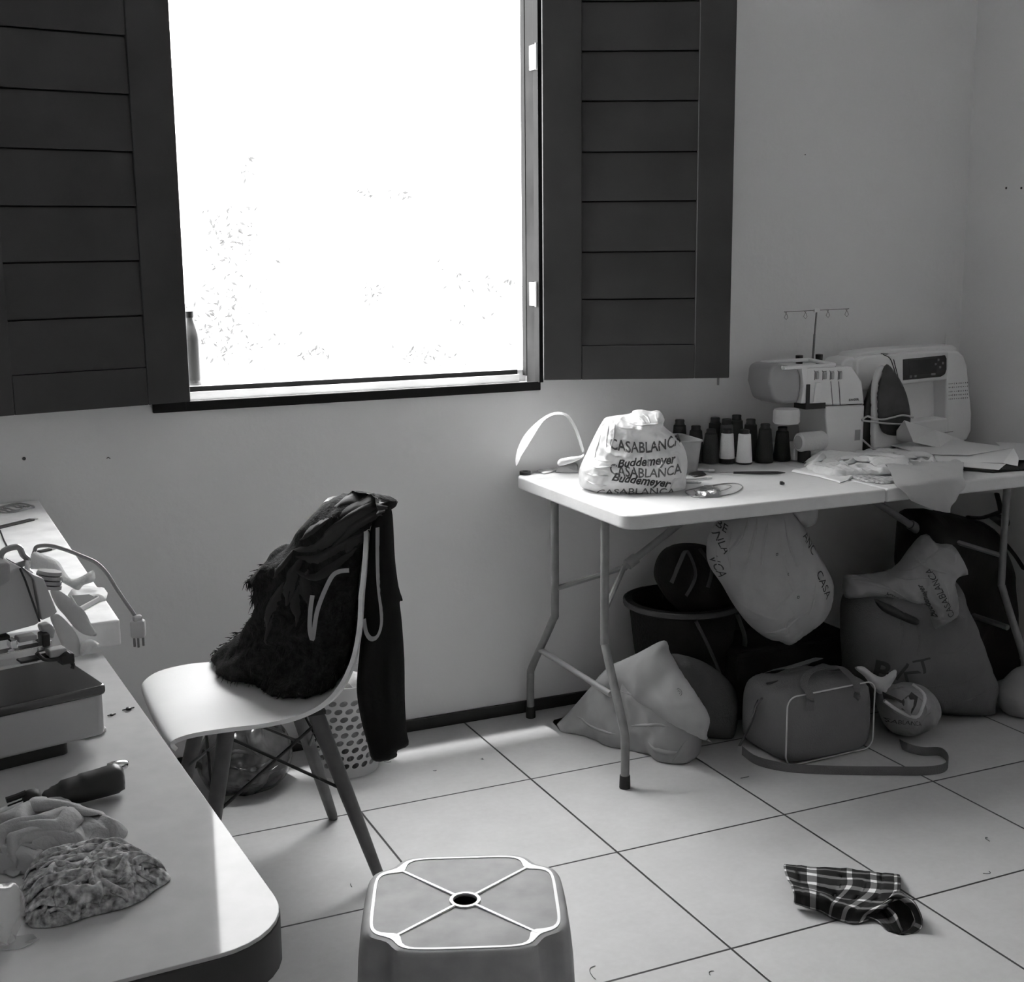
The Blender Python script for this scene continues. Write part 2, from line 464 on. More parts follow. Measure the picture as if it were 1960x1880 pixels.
# ------------------------------------------------------------------ the room
XR, XL, YF, HC, TW = 1.872, -3.1, -4.7, 2.75, 0.10
WX0, WX1, WZ0, WZ1 = -0.862, 0.262, 1.0, 2.36
def struct(name, mb, m, parent=None, smooth=30):
    o = mb.build(name, m, parent, smooth)
    if parent is None: o['kind'] = 'structure'
    return o
b = MB(); b.box((XL - .1, YF - .1, -.1), (XR + .1, TW, 0)); struct('floor', b, M_tile)
b = MB(); b.box((XL - .1, YF - .1, HC), (XR + .1, TW, HC + .1)); struct('ceiling', b, M_ceil)
b = MB()
b.box((XL - .1, 0, 0), (WX0, TW, HC)); b.box((WX1, 0, 0), (XR + .1, TW, HC))
b.box((WX0, 0, 0), (WX1, TW, WZ0)); b.box((WX0, 0, WZ1), (WX1, TW, HC))
wall_back = struct('wall_back', b, M_wall)
b = MB(); b.box((XR, YF - .1, 0), (XR + .1, 0, HC)); wall_right = struct('wall_right', b, M_wall)
b = MB(); b.box((XL - .1, YF - .1, 0), (XL, 0, HC)); struct('wall_left', b, M_wall2)
DX0, DX1, DZ = 0.3, 1.1, 2.1
b = MB(); b.box((XL, YF - .1, 0), (XR, YF, HC))
struct('wall_front', b, M_wall2)
b = MB(); b.box((XL, -.012, 0), (XR, 0, .036), bev=.002); struct('baseboard_back', b, M_base)
b = MB(); b.box((XR - .012, YF, 0), (XR, -.012, .036), bev=.002); struct('baseboard_right', b, M_base)
# small screw holes and plaster marks in the walls
for (x, y, r) in ((46, 878, .0045), (1541, 296, .0018)):
    p = P(x, y, Y=0); b = MB(); b.lathe([(r, -.0006), (r, 0.0006)], 10, Matrix.Translation(p) @ Matrix.Rotation(R(90), 4, 'X')); b.build('screw_hole', M_black, wall_back)
p = P(207, 876, Y=-.0); b = MB(); b.tube([p + Vector((-.004, -.001, -.002)), p + Vector((0, -.001, .001)), p + Vector((.005, -.001, -.003))], .0012, 6); b.build('plaster_chip', M_black, wall_back)
for (x, y, r) in ((1926, 360, .004), (1955, 360, .004)):
    p = P(x, y, X=XR); b = MB(); b.lathe([(r, -.0006), (r, 0.0006)], 10, Matrix.Translation(p) @ Matrix.Rotation(R(90), 4, 'Y')); b.build('screw_hole', M_black, wall_right)

# window opening: dark rebated frame, pale reveal on the hinge side
M_frame = mat('dark_window_frame', 0.015, 0.8, namp=0.2, spec=.15)
M_reveal = mat('pale_frame_edge', 0.55, 0.5, namp=0.1)
win = thing('window_1', None, None); win['kind'] = 'structure'
b = MB()
b.box((WX0, -.010, WZ0 - .006), (WX1, .004, WZ0 + .020), bev=.002)         # bottom rail
b.box((WX0, -.022, WZ1 - .05), (WX1, .05, WZ1), bev=.002)
b.box((WX0, -.016, WZ0), (WX0 + .085, .05, WZ1), bev=.002)               # left stile
b.box((WX1 - .009, -.02, WZ0 + .018), (WX1 + .004, .012, WZ1), bev=.001)
b.box((WX1 - .009, .070, WZ0 + .03), (WX1 + .002, .098, WZ1), bev=.001)   # outer stop
b.box((WX0 + .08, .088, 1.034), (WX1 - .03, .099, 1.048), bev=.001) # outer rail
b.build('window_frame', M_frame, win)
b = MB(); b.box((WX0 + .07, .0, WZ0), (WX1, .088, WZ0 + .012)); b.box((WX0 + .07, .078, WZ0), (WX1 - .03, .099, 1.0345)); b.build('window_reveal', M_reveal, win)
b = MB(); b.box((WX1 - .007, .010, WZ0), (WX1 + .001, .071, WZ1)); b.build('jamb_face', mat('worn_painted_jamb', 0.03, .9, nscale=6, namp=.3, spec=.05), win)
# exterior: bright yard ground and white garden wall, seen blown out through the opening
b = MB(); b.box((WX0 - .1, TW, .92), (WX1 + .1, TW + .17, 1.048), bev=.004); struct('trim_1', b, M_wall)
b = MB(); b.box((-14, 6.585, -.15), (16, 6.75, 2.7)); struct('wall_outside', b, mat('white_garden_wall', .85, .9))
M_yard = mat('pale_concrete_yard', 0.35, 0.8)
b = MB(); b.box((-14, TW, -.3), (16, 22, -.12)); struct('ground_outside', b, M_yard)

# ------------------------------------------------------------------ shutters
def shutter(name, label, hinge, ang, sgn, width=.545, z0=.992, z1=2.34, seams=None, stile=.112, pin=False):
    """sgn +1: leaf runs to +x from the hinge; origin at the hinge foot"""
    t = thing(name, label, 'window shutter', (hinge[0], hinge[1], z0), 0, None)
    t.rotation_euler.z = -ang if sgn > 0 else ang
    H = z1 - z0; th = .03
    def X(a, b_): return (min(sgn * a, sgn * b_), max(sgn * a, sgn * b_))
    b = MB()
    x0, x1 = X(0, stile); b.box((x0, -th, 0), (x1, 0, H), bev=.003)
    x0, x1 = X(width - stile * .92, width); b.box((x0, -th, 0), (x1, 0, H), bev=.003)
    x0, x1 = X(stile, width - stile * .92)
    b.box((x0, -th, H - .09), (x1, 0, H), bev=.002)
    b.box((x0, -th + .001, 0), (x1, -.001, seams[0] - z0), bev=.002)
    b.build('shutter_frame', M_shut, t)
    b = MB(); zs = [s - z0 for s in seams]; k = len(zs)
    for i in range(k):
        a = zs[i] + .0022; e = (zs[i + 1] - .0022) if i + 1 < k else H - .09
        # tilted boards, lower edge proud
        v = [(x0, -th + .004, a), (x1, -th + .004, a), (x1, -th + .009, e), (x0, -th + .009, e), (x0, -.008, a), (x1, -.008, a), (x1, -.004, e), (x0, -.004, e)]
        b._add(v, [(0, 1, 2, 3), (4, 7, 6, 5), (0, 4, 5, 1), (3, 2, 6, 7), (0, 3, 7, 4), (1, 5, 6, 2)])
    b.build('shutter_boards', M_shut, t, smooth=0)
    b = MB(); b.box((x0, -.012, 0), (x1, -.006, H)); b.build('backing', M_shutdk, t)
    if pin:
        xx = sgn * (width - .03); b = MB(); b.tube([(xx, -.016, .03), (xx, -.016, -.022)], .0035, 8); b.build('bolt_pin', M_steel, t)
    return t
def zat(px, py, h, ang, sgn):
    dirx = Vector((sgn * math.cos(ang), -math.sin(ang), 0)); n = Vector((dirx.y, -dirx.x, 0)); return PP(px, py, h, n).z
hR = (.262, -.026, 0); aR = R(23)
seR = [zat(1200, y, Vector(hR), aR, 1) for y in (660, 572, 482, 386, 292, 195, 100, 5)]
shutter('window_shutter', 'dark painted board shutter swung open at the right side of the window, bolt pin below', hR, aR, 1, width=.545, z0=zat(1200, 724, Vector(hR), aR, 1), seams=seR, pin=True)
hL = (-.778, -.030, 0); aL = R(10)
seL = [zat(150, y, Vector(hL), aL, -1) for y in (710, 608, 501, 396, 289, 178, 65)]
shutter('window_shutter', 'dark painted board shutter folded back at the left side of the window', hL, aL, -1, width=.545, z0=zat(150, 783, Vector(hL), aL, -1), seams=seL)
# hinges on the right jamb
for y in (110, 563):
    p = P(1019, y, X=WX1 - .012); b = MB()
    b.box((-.001, -.022, -.034), (.003, .020, .034), Matrix.Translation(p), bev=.001)
    b.tube([p + Vector((.0, -.026, -.036)), p + Vector((.0, -.026, .036))], .0045, 8)
    b.build('shutter_hinge', M_reveal, win)

# ------------------------------------------------------------------ folding table
ft = thing('folding_table', 'long white plastic folding table with grey steel legs under the right shutter', 'table', (.165, -.70, 0))
TX0, TX1, TY0, TY1, TZ = .165, 1.80, -.705, -.02, .75
def rrect(x0, y0, x1, y1, r, k=6, corners=(1, 1, 1, 1)):
    out = []
    for (cx, cy, a0, on) in ((x1 - r, y1 - r, 0, corners[0]), (x0 + r, y1 - r, 90, corners[1]), (x0 + r, y0 + r, 180, corners[2]), (x1 - r, y0 + r, 270, corners[3])):
        if on: out += [(cx + r * math.cos(R(a0 + 90 * i / k)), cy + r * math.sin(R(a0 + 90 * i / k))) for i in range(k + 1)]
        else: out.append((cx + (r if a0 in (0, 270) else -r), cy + (r if a0 < 135 else -r)))
    return out
L0 = Matrix.Translation((-.165, .70, 0))
XM = P(1697, 962, Y=TY0).x
for (xa, xb, cn) in ((TX0, XM - .002, (0, 1, 1, 0)), (XM + .002, TX1, (1, 0, 0, 1))):
    b = MB(); b.prism(rrect(xa, TY0, xb, TY1, .045, 6, cn), TZ - .038, TZ, L0, bev=.006)
    b.build('tabletop', M_hdpe, ft)
def leg_path(y_top, y_foot, x):
    pts = [(x, y_top, TZ - .02), (x, y_top, .40), (x, y_top + (y_foot - y_top) * .10, .345), (x, y_top + (y_foot - y_top) * .88, .175), (x, y_foot, .125), (x, y_foot, .0)]
    return [p - Vector((.165, -.70, 0)) for p in catmull([Vector(p) for p in pts], 5, closed=False)]
for x in (.20, 1.60):
    for (yt, yf) in ((-.525, -.640), (-.225, -.055)):
        b = MB(); b.tube(leg_path(yt, yf, x), .0115, 12); lg = b.build('leg', M_steel, ft)
        b = MB(); b.lathe([(.0145, 0.0), (.0150, .003), (.0138, .035)], 16, Matrix.Translation((x - .165, yf + .70, 0))); b.build('rubber_foot', M_rubber, lg)
    b = MB(); b.tube([Vector((x - .165, -.120 + .70, .235)), Vector((x - .165, -.562 + .70, .235))], .009, 10); b.build('crossbar', mat('bare_steel_bar', .35, .3, metal=.6), ft)
    sg = 1 if x < 1 else -1
    j = Vector((x + sg * .165, -.335, .515)) - Vector((.165, -.70, 0))
    b = MB()
    for yy, zz in ((-.225, .445), (-.525, .455)):
        b.tube([Vector((x - .165, yy + .70, zz)), j], .008, 8, flat=1.0)
    b.tube([j, Vector((x + sg * .50, -.335, .715)) - Vector((.165, -.70, 0))], .011, 10)
    b.build('folding_brace', M_steel, ft)
    d = (Vector((x + sg * .50, -.335, .715)) - Vector((.165, -.70, 0)) - j).normalized()
    b = MB(); b.tube([j + d * .012, j + d * .045], .0165, 12); b.build('locking_ring', M_steel, ft)

# ------------------------------------------------------------------ chair
ch = thing('shell_chair', 'white moulded shell chair on brown wooden legs with crossed black wires', 'chair', (-.76, -.675, 0), math.pi)
SEC = [(.232, .374, .172), (.243, .392, .182), (.236, .411, .200), (.195, .425, .220), (.12, .427, .232), (.04, .420, .232), (-.05, .418, .230), (-.115, .428, .226),
       (-.160, .460, .222), (-.184, .51, .219), (-.198, .58, .217), (-.208, .66, .214), (-.221, .74, .200), (-.238, .81, .165), (-.249, .832, .110), (-.256, .842, .055)]
def shell_pt(tt, w):
    """tt along the profile 0..1, w across -1..1 -> chair-local point on the inner face"""
    k = tt * (len(SEC) - 1); i = min(int(k), len(SEC) - 2); a = k - i
    p0, p1 = SEC[max(i - 1, 0)], SEC[i]; p2, p3 = SEC[i + 1], SEC[min(i + 2, len(SEC) - 1)]
    f, z, hw = [0.5 * (2 * p1[q] + (p2[q] - p0[q]) * a + (2 * p0[q] - 5 * p1[q] + 4 * p2[q] - p3[q]) * a * a + (3 * p1[q] - p0[q] - 3 * p2[q] + p3[q]) * a ** 3) for q in range(3)]
    bend = math.exp(-((tt - .50) / .16) ** 2); back = max(0, min(1, (tt - .5) / .25))
    cw = abs(w) ** 2.4
    f += cw * (.050 * bend + .042 * back)                 # wings come forward
    z += cw * (.020 * bend + .012 * (1 - back)) - (1 - abs(w) ** 2) * .006 * (1 - back)
    return Vector((f, w * hw, z))
b = MB(); b.grid(lambda u, v: shell_pt(v, u * 2 - 1), 33, 61); b.build('seat_shell', M_chair, ch, smooth=60, solid=.009)
CH = Matrix.Translation((-.76, -.675, 0)) @ Matrix.Rotation(math.pi, 4, 'Z')
legs = {}
for (sx, sy) in ((1, 1), (1, -1), (-1, 1), (-1, -1)):
    top = Vector((sx * .085, sy * .115, .405)); foot = Vector((sx * .205, sy * .185, 0))
    if sx > 0: top.x = .11
    legs[(sx, sy)] = (top, foot)
    d = foot - top
    b = MB(); b.tube([top + d * t for t in (0, .05, .5, .97, 1)], [.0165, .0185, .0165, .0125, .0105], 14); lg = b.build('leg', M_dowel, ch)
    b = MB(); b.tube([top + d * -.03, top + d * .10], .0035, 8); b.box((-.02, -.02, -.004), (.02, .02, .006), Matrix.Translation(top)); b.build('mounting_bracket', M_wire, lg)
b = MB()
def lp(k, t): a, f_ = legs[k]; return a + (f_ - a) * t
for (k1, k2) in (((1, -1), (-1, -1)), ((1, 1), (-1, 1)), ((1, 1), (1, -1)), ((-1, 1), (-1, -1))):
    b.tube([lp(k1, .06), lp(k2, .46)], .0038, 8); b.tube([lp(k2, .06), lp(k1, .46)], .0038, 8)
for k in legs: b.lathe([(0.0, -.008), (.009, -.006), (.010, .006), (0.0, .008)], 10, Matrix.Translation(lp(k, .46)), cap=False)
b.build('wire_struts', M_wire, ch)

# ------------------------------------------------------------------ plastic stool
st = thing('plastic_stool', 'square plastic step stool with a round hole and raised white cross lines', 'stool', (-.730, -1.800, 0), R(-22))
def squircle(a, r, notch=True):
    c, s_ = math.cos(a), math.sin(a); e = 4.4
    q = (abs(c) ** e + abs(s_) ** e) ** (-1 / e) * r * (1 if r < .05 else 1.06)
    if notch:
        d45 = abs(((a % (math.pi / 2)) - math.pi / 4)); q *= 1 - .105 * math.exp(-(d45 / .15) ** 2)
    return q
prof = [(.0185, .4465), (.10, .4475), (.134, .4478), (.1395, .4465), (.143, .441), (.1465, .425), (.150, .39), (.157, .25), (.166, .09), (.172, .0)]
NA = 128
b = MB(); vs = []; fs = []
for i, (r, z) in enumerate(prof):
    for k in range(NA):
        a = 2 * math.pi * k / NA; q = r if i == 0 else squircle(a, r, True)
        if i > 3: q *= 1 - .085 * min(1, (i - 3) / 1.2) * math.exp(-(abs((a % (math.pi / 2)) - math.pi / 4) / .13) ** 4)
        vs.append((q * math.cos(a), q * math.sin(a), z))
for i in range(len(prof) - 1):
    for k in range(NA): fs.append((i * NA + k, i * NA + (k + 1) % NA, (i + 1) * NA + (k + 1) % NA, (i + 1) * NA + k))
b._add(vs, fs); b.build('seat_body', M_stool, st, smooth=50, solid=.0025)
M_rib = mat('white_ridge_plastic', 0.85, 0.4, namp=.02)  # ridges set paler than the seat plastic
b = MB()
b.lathe([(.0185, .4470), (.0185, .4492), (.0235, .4492), (.0235, .4470)], 32, cap=False)
for k in range(4):
    a = math.pi / 4 + k * math.pi / 2; c, s_ = math.cos(a), math.sin(a)
    Mx = Matrix.Rotation(a, 4, 'Z'); b.box((.0225, -.0022, .4468), (.146, .0022, .4492), Mx)
for k in range(4):                                                      # rim line and corner fillets
    pts = []
    for i in range(33):
        a = -math.pi / 4 + k * math.pi / 2 + math.pi / 2 * i / 32; q = squircle(a, .1325, True); pts.append((a, q))
    vs = []; fs = []
    for a, q in pts:
        d45 = abs(((a % (math.pi / 2)) - math.pi / 4)); wdt = .0045 + .011 * math.exp(-(d45 / .14) ** 2) 
        for rr, zz in ((q, .4472), (q, .4490), (q - wdt, .4490), (q - wdt, .4472)): vs.append((rr * math.cos(a), rr * math.sin(a), zz))
    for i in range(32):
        for j in range(3): fs.append((i * 4 + j, i * 4 + j + 1, (i + 1) * 4 + j + 1, (i + 1) * 4 + j))
    b._add(vs, fs)
b.build('raised_cross_lines', M_rib, st, smooth=40)

# ------------------------------------------------------------------ sewing table (left foreground)
def line_frame(p, q):
    d = (Vector(q) - Vector(p)); return math.atan2(d.y, d.x)
SA = math.atan2(1.03, -.056) - math.pi / 2        # lean of the right edge
sw = thing('sewing_table', 'pale laminate work table with dark edge and rounded corner at the left front', 'table', (-1.112, -2.305, 0), SA)
b = MB(); poly = rrect(-1.0, .0, .0, 1.06, .085, 8, (0, 0, 0, 1)); b.prism(poly, .737, .7415, bev=.0008); b.build('laminate_top', M_lam, sw)
b = MB(); b.prism(rrect(-1.0, -.001, .001, 1.06, .086, 8, (0, 0, 0, 1)), .686, .7372, bev=.002); b.build('edge_band', M_lamedge, sw)
for (x, y) in ((-.93, .10), (-.20, .10), (-.20, .98), (-.93, .98)):
    b = MB(); b.box((x - .02, y - .02, 0), (x + .02, y + .02, .687), bev=.003); b.build('leg', M_steel, sw)

# ------------------------------------------------------------------ bench by the wall (left back)
bn = thing('work_bench', 'pale thick board worktop by the left wall below the left shutter', 'bench', (-1.16, -.005, 0), math.atan2(-1.235, .027) + math.pi / 2)
b = MB(); b.box((-.6, -1.225, .744), (0, -.005, .79), bev=.004); b.build('board_top', M_wood, bn)
for (x, y) in ((-.06, -.06), (-.54, -.06), (-.54, -1.17)):
    b = MB(); b.box((x - .02, y - .02, 0), (x + .02, y + .02, .745), bev=.003); b.build('leg', M_steel, bn)
# ------------------------------------------------------------------ cloth materials
M_shawl = mat('black_fringed_wool', 0.016, 0.95, nscale=60, namp=.5, bump=.6, bscale=160, spec=.15)
M_garm = mat('black_smooth_cloth', 0.009, 0.85, bump=.2, bscale=120, spec=.15)
M_white = mat('white_cotton', 0.74, 0.9, bump=.25, bscale=180, transl=.25, spec=.2)
M_sheer = mat('sheer_white_interfacing', 0.60, 0.8, bump=.3, bscale=300, transl=.45, alpha=.86, spec=.2)
M_paper = mat('pattern_paper', 0.74, 0.8, namp=.03, transl=.15, spec=.2)
M_canvas = mat('pale_nonwoven_fabric', 0.32, 0.85, bump=.35, ridge=5, nscale=12, namp=.08, spec=.2)
M_greycl = mat('grey_cloth', 0.10, 0.9, bump=.3, bscale=150, spec=.2)
M_dkcl = mat('dark_canvas', 0.02, 0.85, bump=.4, bscale=120, namp=.3, spec=.2)
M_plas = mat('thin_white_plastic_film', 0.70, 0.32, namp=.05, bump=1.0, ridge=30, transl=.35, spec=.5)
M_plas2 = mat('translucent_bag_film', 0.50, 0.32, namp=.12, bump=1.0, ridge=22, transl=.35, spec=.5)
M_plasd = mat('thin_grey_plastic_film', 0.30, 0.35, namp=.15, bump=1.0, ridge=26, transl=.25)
M_ink = mat('dark_print', 0.03, 0.6, namp=0)
M_inkg = mat('grey_print', 0.10, 0.6, namp=0)
M_mach = mat('cream_machine_enamel', 0.74, 0.35, namp=.03)
M_mach2 = mat('white_machine_plastic', 0.78, 0.42, namp=.03)
M_machd = mat('grey_machine_plastic', 0.34, 0.4, namp=.05)
M_machf = mat('old_machine_enamel', 0.44, 0.35, namp=.04)
M_line = mat('dark_groove_line', 0.02, 0.6, namp=0)
M_tape = mat('tape_measure_vinyl', 0.34, 0.5, namp=.1)

# ------------------------------------------------------------------ black shawl over the chair
pl = vert_plane((-.80, -.42, .5), (-.50, -.86, .5))
px = [(749, 962), (728, 948), (704, 942), (668, 943), (640, 952), (604, 986), (561, 1041), (540, 1043), (519, 1069), (492, 1099), (480, 1116), (505, 1118),
      (492, 1146), (506, 1152), (495, 1173), (482, 1194), (453, 1218), (427, 1239), (418, 1250), (439, 1277), (468, 1307), (498, 1328), (528, 1340), (573, 1352), (600, 1362), (640, 1350),
      (675, 1320), (695, 1260), (703, 1180), (705, 1100), (715, 1040), (738, 990)]
def clamp_shell(p):
    q = CH.inverted() @ p
    best = None
    w = max(-1, min(1, q.y / .215))
    for i in range(25):
        s_ = shell_pt(i / 24 * .93 + .02, w)
        if best is None or (s_ - q).length < best[1]: best = (s_, (s_ - q).length, i / 24 * .93 + .02)
    s_, d, tt = best
    tn = (shell_pt(min(1, tt + .03), w) - shell_pt(tt - .02, w)); nrm = Vector((tn.z, 0, -tn.x)).normalized()   # towards the sitter
    if nrm.z < 0 and tt < .5: nrm = -nrm
    if nrm.x < 0 and tt >= .5: nrm = -nrm
    k = (q - s_).dot(nrm)
    if k < .006 and abs(q.y) < .25 and q.z < .85: q = q + nrm * (.006 - k)
    return CH @ q
inf = Inflate(trace(px, pl), *pl, Tf=.085, Tb=.08, Rr=.10, cell=.0095, wr=[(.020, 9, 3.0, R(-58)), (.010, 22, 6, R(-50)), (.004, 50, 30, 0)], smooth=3, jag=.003)
shawl = inf.build('shawl', M_shawl, clamp=clamp_shell)
tag(shawl, 'black fringed shawl bunched over the back and seat of the white shell chair', 'shawl')
folds_on(inf, shawl, [[(606, 1042), (660, 1000), (705, 968), (742, 972)], [(622, 1062), (668, 1018), (705, 990), (738, 978)], [(562, 1052), (610, 1046), (655, 1010), (690, 980)], [(566, 1066), (600, 1072), (645, 1050), (690, 1022)],
    [(522, 1108), (545, 1075), (562, 1052)], [(548, 1160), (556, 1110), (576, 1070)], [(508, 1200), (525, 1150), (548, 1112)], [(516, 1236), (517, 1190), (536, 1140)], [(566, 1092), (600, 1106), (640, 1084), (672, 1052)],
    [(655, 1062), (672, 1040), (694, 1030)], [(572, 1120), (562, 1160), (566, 1200)], [(590, 1090), (584, 1130), (588, 1170)], [(640, 970), (672, 952), (712, 952)], [(650, 990), (690, 962), (728, 960)], [(574, 1034), (600, 1012), (630, 992)]],
    w=.022, h=.009, seed=2, child='smooth_folds', m=mat('highlit_smooth_cloth', .030, .75, bump=.15, spec=.3))  # lighter tone paints highlights onto these smoother upper folds
rnd = random.Random(4); b = MB(); sc_ = shawl.location
bb = inf.b
for i in range(900):
    if i < 420:                                             # fringe along the free edge
        k = rnd.randrange(int(len(bb) * .27), int(len(bb) * .74)); u, v = bb[k]; base = inf.o + inf.ex * u + inf.ey * v + inf.n * rnd.uniform(-.01, .02)
        k2 = (k + 1) % len(bb); ed = Vector((bb[k2][0] - u, bb[k2][1] - v)); nn = Vector((ed.y, -ed.x)); nn = nn.normalized() if nn.length > 0 else Vector((0, -1))
        if inf.inside(np.array([[u + nn.x * .004, v + nn.y * .004]]))[0]: nn = -nn
        d = inf.ex * (nn.x + rnd.uniform(-.5, .2)) + inf.ey * (nn.y * .6 - rnd.uniform(.1, .7)) + inf.n * rnd.uniform(-.2, .5)
        ln = rnd.uniform(.006, .020)
    else:
        u = rnd.uniform(bb[:, 0].min(), bb[:, 0].max()); v = rnd.uniform(bb[:, 1].min(), bb[:, 1].min() + .33)
        if not inf.inside(np.array([[u, v]]))[0]: continue
        base = inf.pt(u, v, -.001); d = inf.ex * rnd.uniform(-.5, .2) - inf.ey + inf.n * rnd.uniform(.15, .5); ln = rnd.uniform(.012, .03)
    d.normalize(); base = clamp_shell(base); e1 = clamp_shell(base + d * ln * .5 + Vector((0, 0, -.001))); e2 = clamp_shell(base + d * ln + Vector((rnd.uniform(-.004, .004), 0, -.004)))
    b.tube([base - sc_, e1 - sc_, e2 - sc_], [.0012, .0009, .0002], 4, cap=False)
fr = b.build('fringe', M_shawl, shawl); fr['kind'] = 'stuff'

pl = vert_plane((-.47, -.865, .5), (.44, -1.275, .5))
px = [(726, 962), (741, 960), (750, 978), (753, 1009), (756, 1069), (763, 1123), (771, 1149), (765, 1153), (769, 1188), (774, 1263), (775, 1337), (778, 1397), (782, 1426), (761, 1437), (759, 1449), (737, 1456),
      (713, 1455), (704, 1426), (692, 1382), (684, 1337), (683, 1301), (688, 1248), (692, 1188), (694, 1128), (699, 1069), (708, 1018), (716, 985)]
inf = Inflate(trace(px, pl), *pl, Tf=.022, Tb=.05, Rr=.03, cell=.009, wr=[(.009, 20, 2.0, R(4)), (.003, 50, 8, 0)], smooth=3)
g = inf.build('black_garment', M_garm); tag(g, 'smooth black garment hanging straight down behind the shell chair', 'garment')
# folds of the garment lying over the top of the backrest
b = MB()
def top_fold(u, v):
    w = -.35 + 1.25 * u; t = .86 + .19 * v
    if t <= 1: q = shell_pt(t, w * .95)
    else: q = shell_pt(1, w * .95) + Vector((-.02 * math.sin((t - 1) * 30), 0, .012 - (t - 1) * 1.6))
    q = q + Vector((.012, 0, .014)) + Vector((1, 0, .4)) * fold(u, v, .010, 5, 3, .5, 3)
    return CH @ q - g.location
b.grid(top_fold, 28, 16); b.build('shoulder_fold', mat('charcoal_cloth', .022, .8, bump=.2), g, smooth=80, solid=.006)

# tape measure looped on the chair
tm = thing('tape_measure', 'pale tape measure looped over the shell chair back among black cloth', 'tape measure', (-.60, -.85, .5))
def ribbon(pts, w, nrm, parent, name, m, sub=5, thick=.0012):
    pts = catmull([Vector(p) for p in pts], sub, closed=False); b = MB(); vs = []
    for i, p in enumerate(pts):
        t = (pts[min(i + 1, len(pts) - 1)] - pts[max(i - 1, 0)]).normalized(); s_ = t.cross(Vector(nrm)).normalized() * (w if not callable(w) else w(i / len(pts)))
        vs += [p - s_ / 2, p + s_ / 2]
    b._add(vs, [(2 * i, 2 * i + 1, 2 * i + 3, 2 * i + 2) for i in range(len(pts) - 1)])
    if parent is not None:
        for v in b.bm.verts: v.co = rel(parent, v.co) if parent.parent is None else v.co
    return b.build(name, m, parent, smooth=80, solid=thick)
pl2 = (Vector((-.47, -.865, .6)) + Vector((-.414, -.910, 0)) * .030,) + vert_plane((-.50, -.80, .5), (.41, -1.21, .5))[1:]
def onp(pts, pl, eps=0): return [PP(x, y, pl[0] + pl[3] * eps, pl[3]) for x, y in pts]
nv = pl2[3]
ribbon(onp([(723, 1010), (723, 1070), (725, 1120), (730, 1165), (731, 1195), (724, 1217), (711, 1223), (701, 1210), (697, 1185)], pl2), .011, (nv + Vector((.9, 0, 0))).normalized(), tm, 'tape_loop', M_tape)
pl3 = (Vector((-.64, -.80, .6)),) + pl2[1:]
ribbon(onp([(668, 1092), (650, 1094), (636, 1103), (622, 1130), (612, 1155), (606, 1175), (602, 1200), (598, 1224), (593, 1205), (594, 1170), (598, 1140)], pl3, .035), .0095, (nv + Vector((.2, 0, .2))).normalized(), tm, 'tape_strand', M_tape)

# ------------------------------------------------------------------ below the chair: perforated bin and clear bag
def perforated(name, g, n_around, z0, z1, rows):
    M = mat(name, g, .4, namp=.03); nt = M.node_tree; N = nt.nodes; L = nt.links
    tc = N.new('ShaderNodeTexCoord'); sp = N.new('ShaderNodeSeparateXYZ'); L.new(tc.outputs['Object'], sp.inputs[0])
    def m_(op, a, b_=None):
        n = N.new('ShaderNodeMath'); n.operation = op
        for i, v in enumerate((a, b_)):
            if v is None: continue
            if isinstance(v, (int, float)): n.inputs[i].default_value = v
            else: L.new(v, n.inputs[i])
        return n.outputs[0]
    ang = m_('MULTIPLY', m_('ARCTAN2', sp.outputs[1], sp.outputs[0]), n_around / (2 * math.pi))
    row = m_('MULTIPLY', m_('SUBTRACT', sp.outputs[2], z0), rows / (z1 - z0))
    fr_ = m_('FLOOR', row); au = m_('FRACT', m_('ADD', m_('ADD', ang, m_('MULTIPLY', fr_, .5)), 100)); rv = m_('FRACT', row)
    du = m_('SUBTRACT', au, .5); dv = m_('SUBTRACT', rv, .5)
    e = m_('SUBTRACT', dv, m_('MULTIPLY', du, .25))
    d = m_('ADD', m_('POWER', m_('ABSOLUTE', m_('DIVIDE', du, .37)), 2.0), m_('POWER', m_('ABSOLUTE', m_('DIVIDE', e, .33)), 2.0))
    hole = m_('LESS_THAN', d, 1.0); inz = m_('MULTIPLY', m_('GREATER_THAN', row, 0.0), m_('LESS_THAN', row, float(rows)))
    al = m_('SUBTRACT', 1.0, m_('MULTIPLY', hole, inz)); L.new(al, N['Principled BSDF'].inputs['Alpha'])
    return M
bk = thing('perforated_bin', 'white plastic bin with oval holes on the floor behind the shell chair', 'bin', (-.425, -.175, 0))
b = MB(); b.lathe([(.055, .004), (.088, .004), (.091, .0), (.093, .02), (.105, .235), (.110, .24), (.112, .262), (.108, .262), (.106, .244), (.101, .238)], 64, cap=False)
b.build('bin_body', perforated('pierced_white_plastic', .50, 22, .024, .228, 9), bk, smooth=50)
b = MB(); b.lathe([(0, .012), (.06, .012), (.075, .10), (.07, .19), (.04, .235), (0, .245)], 24, cap=False); b.build('bin_contents', mat('crumpled_waste', .16, .8, nscale=18, namp=.6, bump=.8, bscale=30), bk)
inf = Inflate(trace([(640, 1330), (655, 1318), (672, 1290), (690, 1288), (705, 1300), (715, 1330), (700, 1350), (660, 1350)], vert_plane((-.425, -.17, .2))), *vert_plane((-.425, -.17, .2)), Tf=.05, Tb=.05, Rr=.04, cell=.008, wr=[(.012, 20, 15, 0)])
o = inf.build('crumpled_paper', M_white); tag(o, 'crumpled white paper heaped in the mouth of the perforated bin', 'paper')

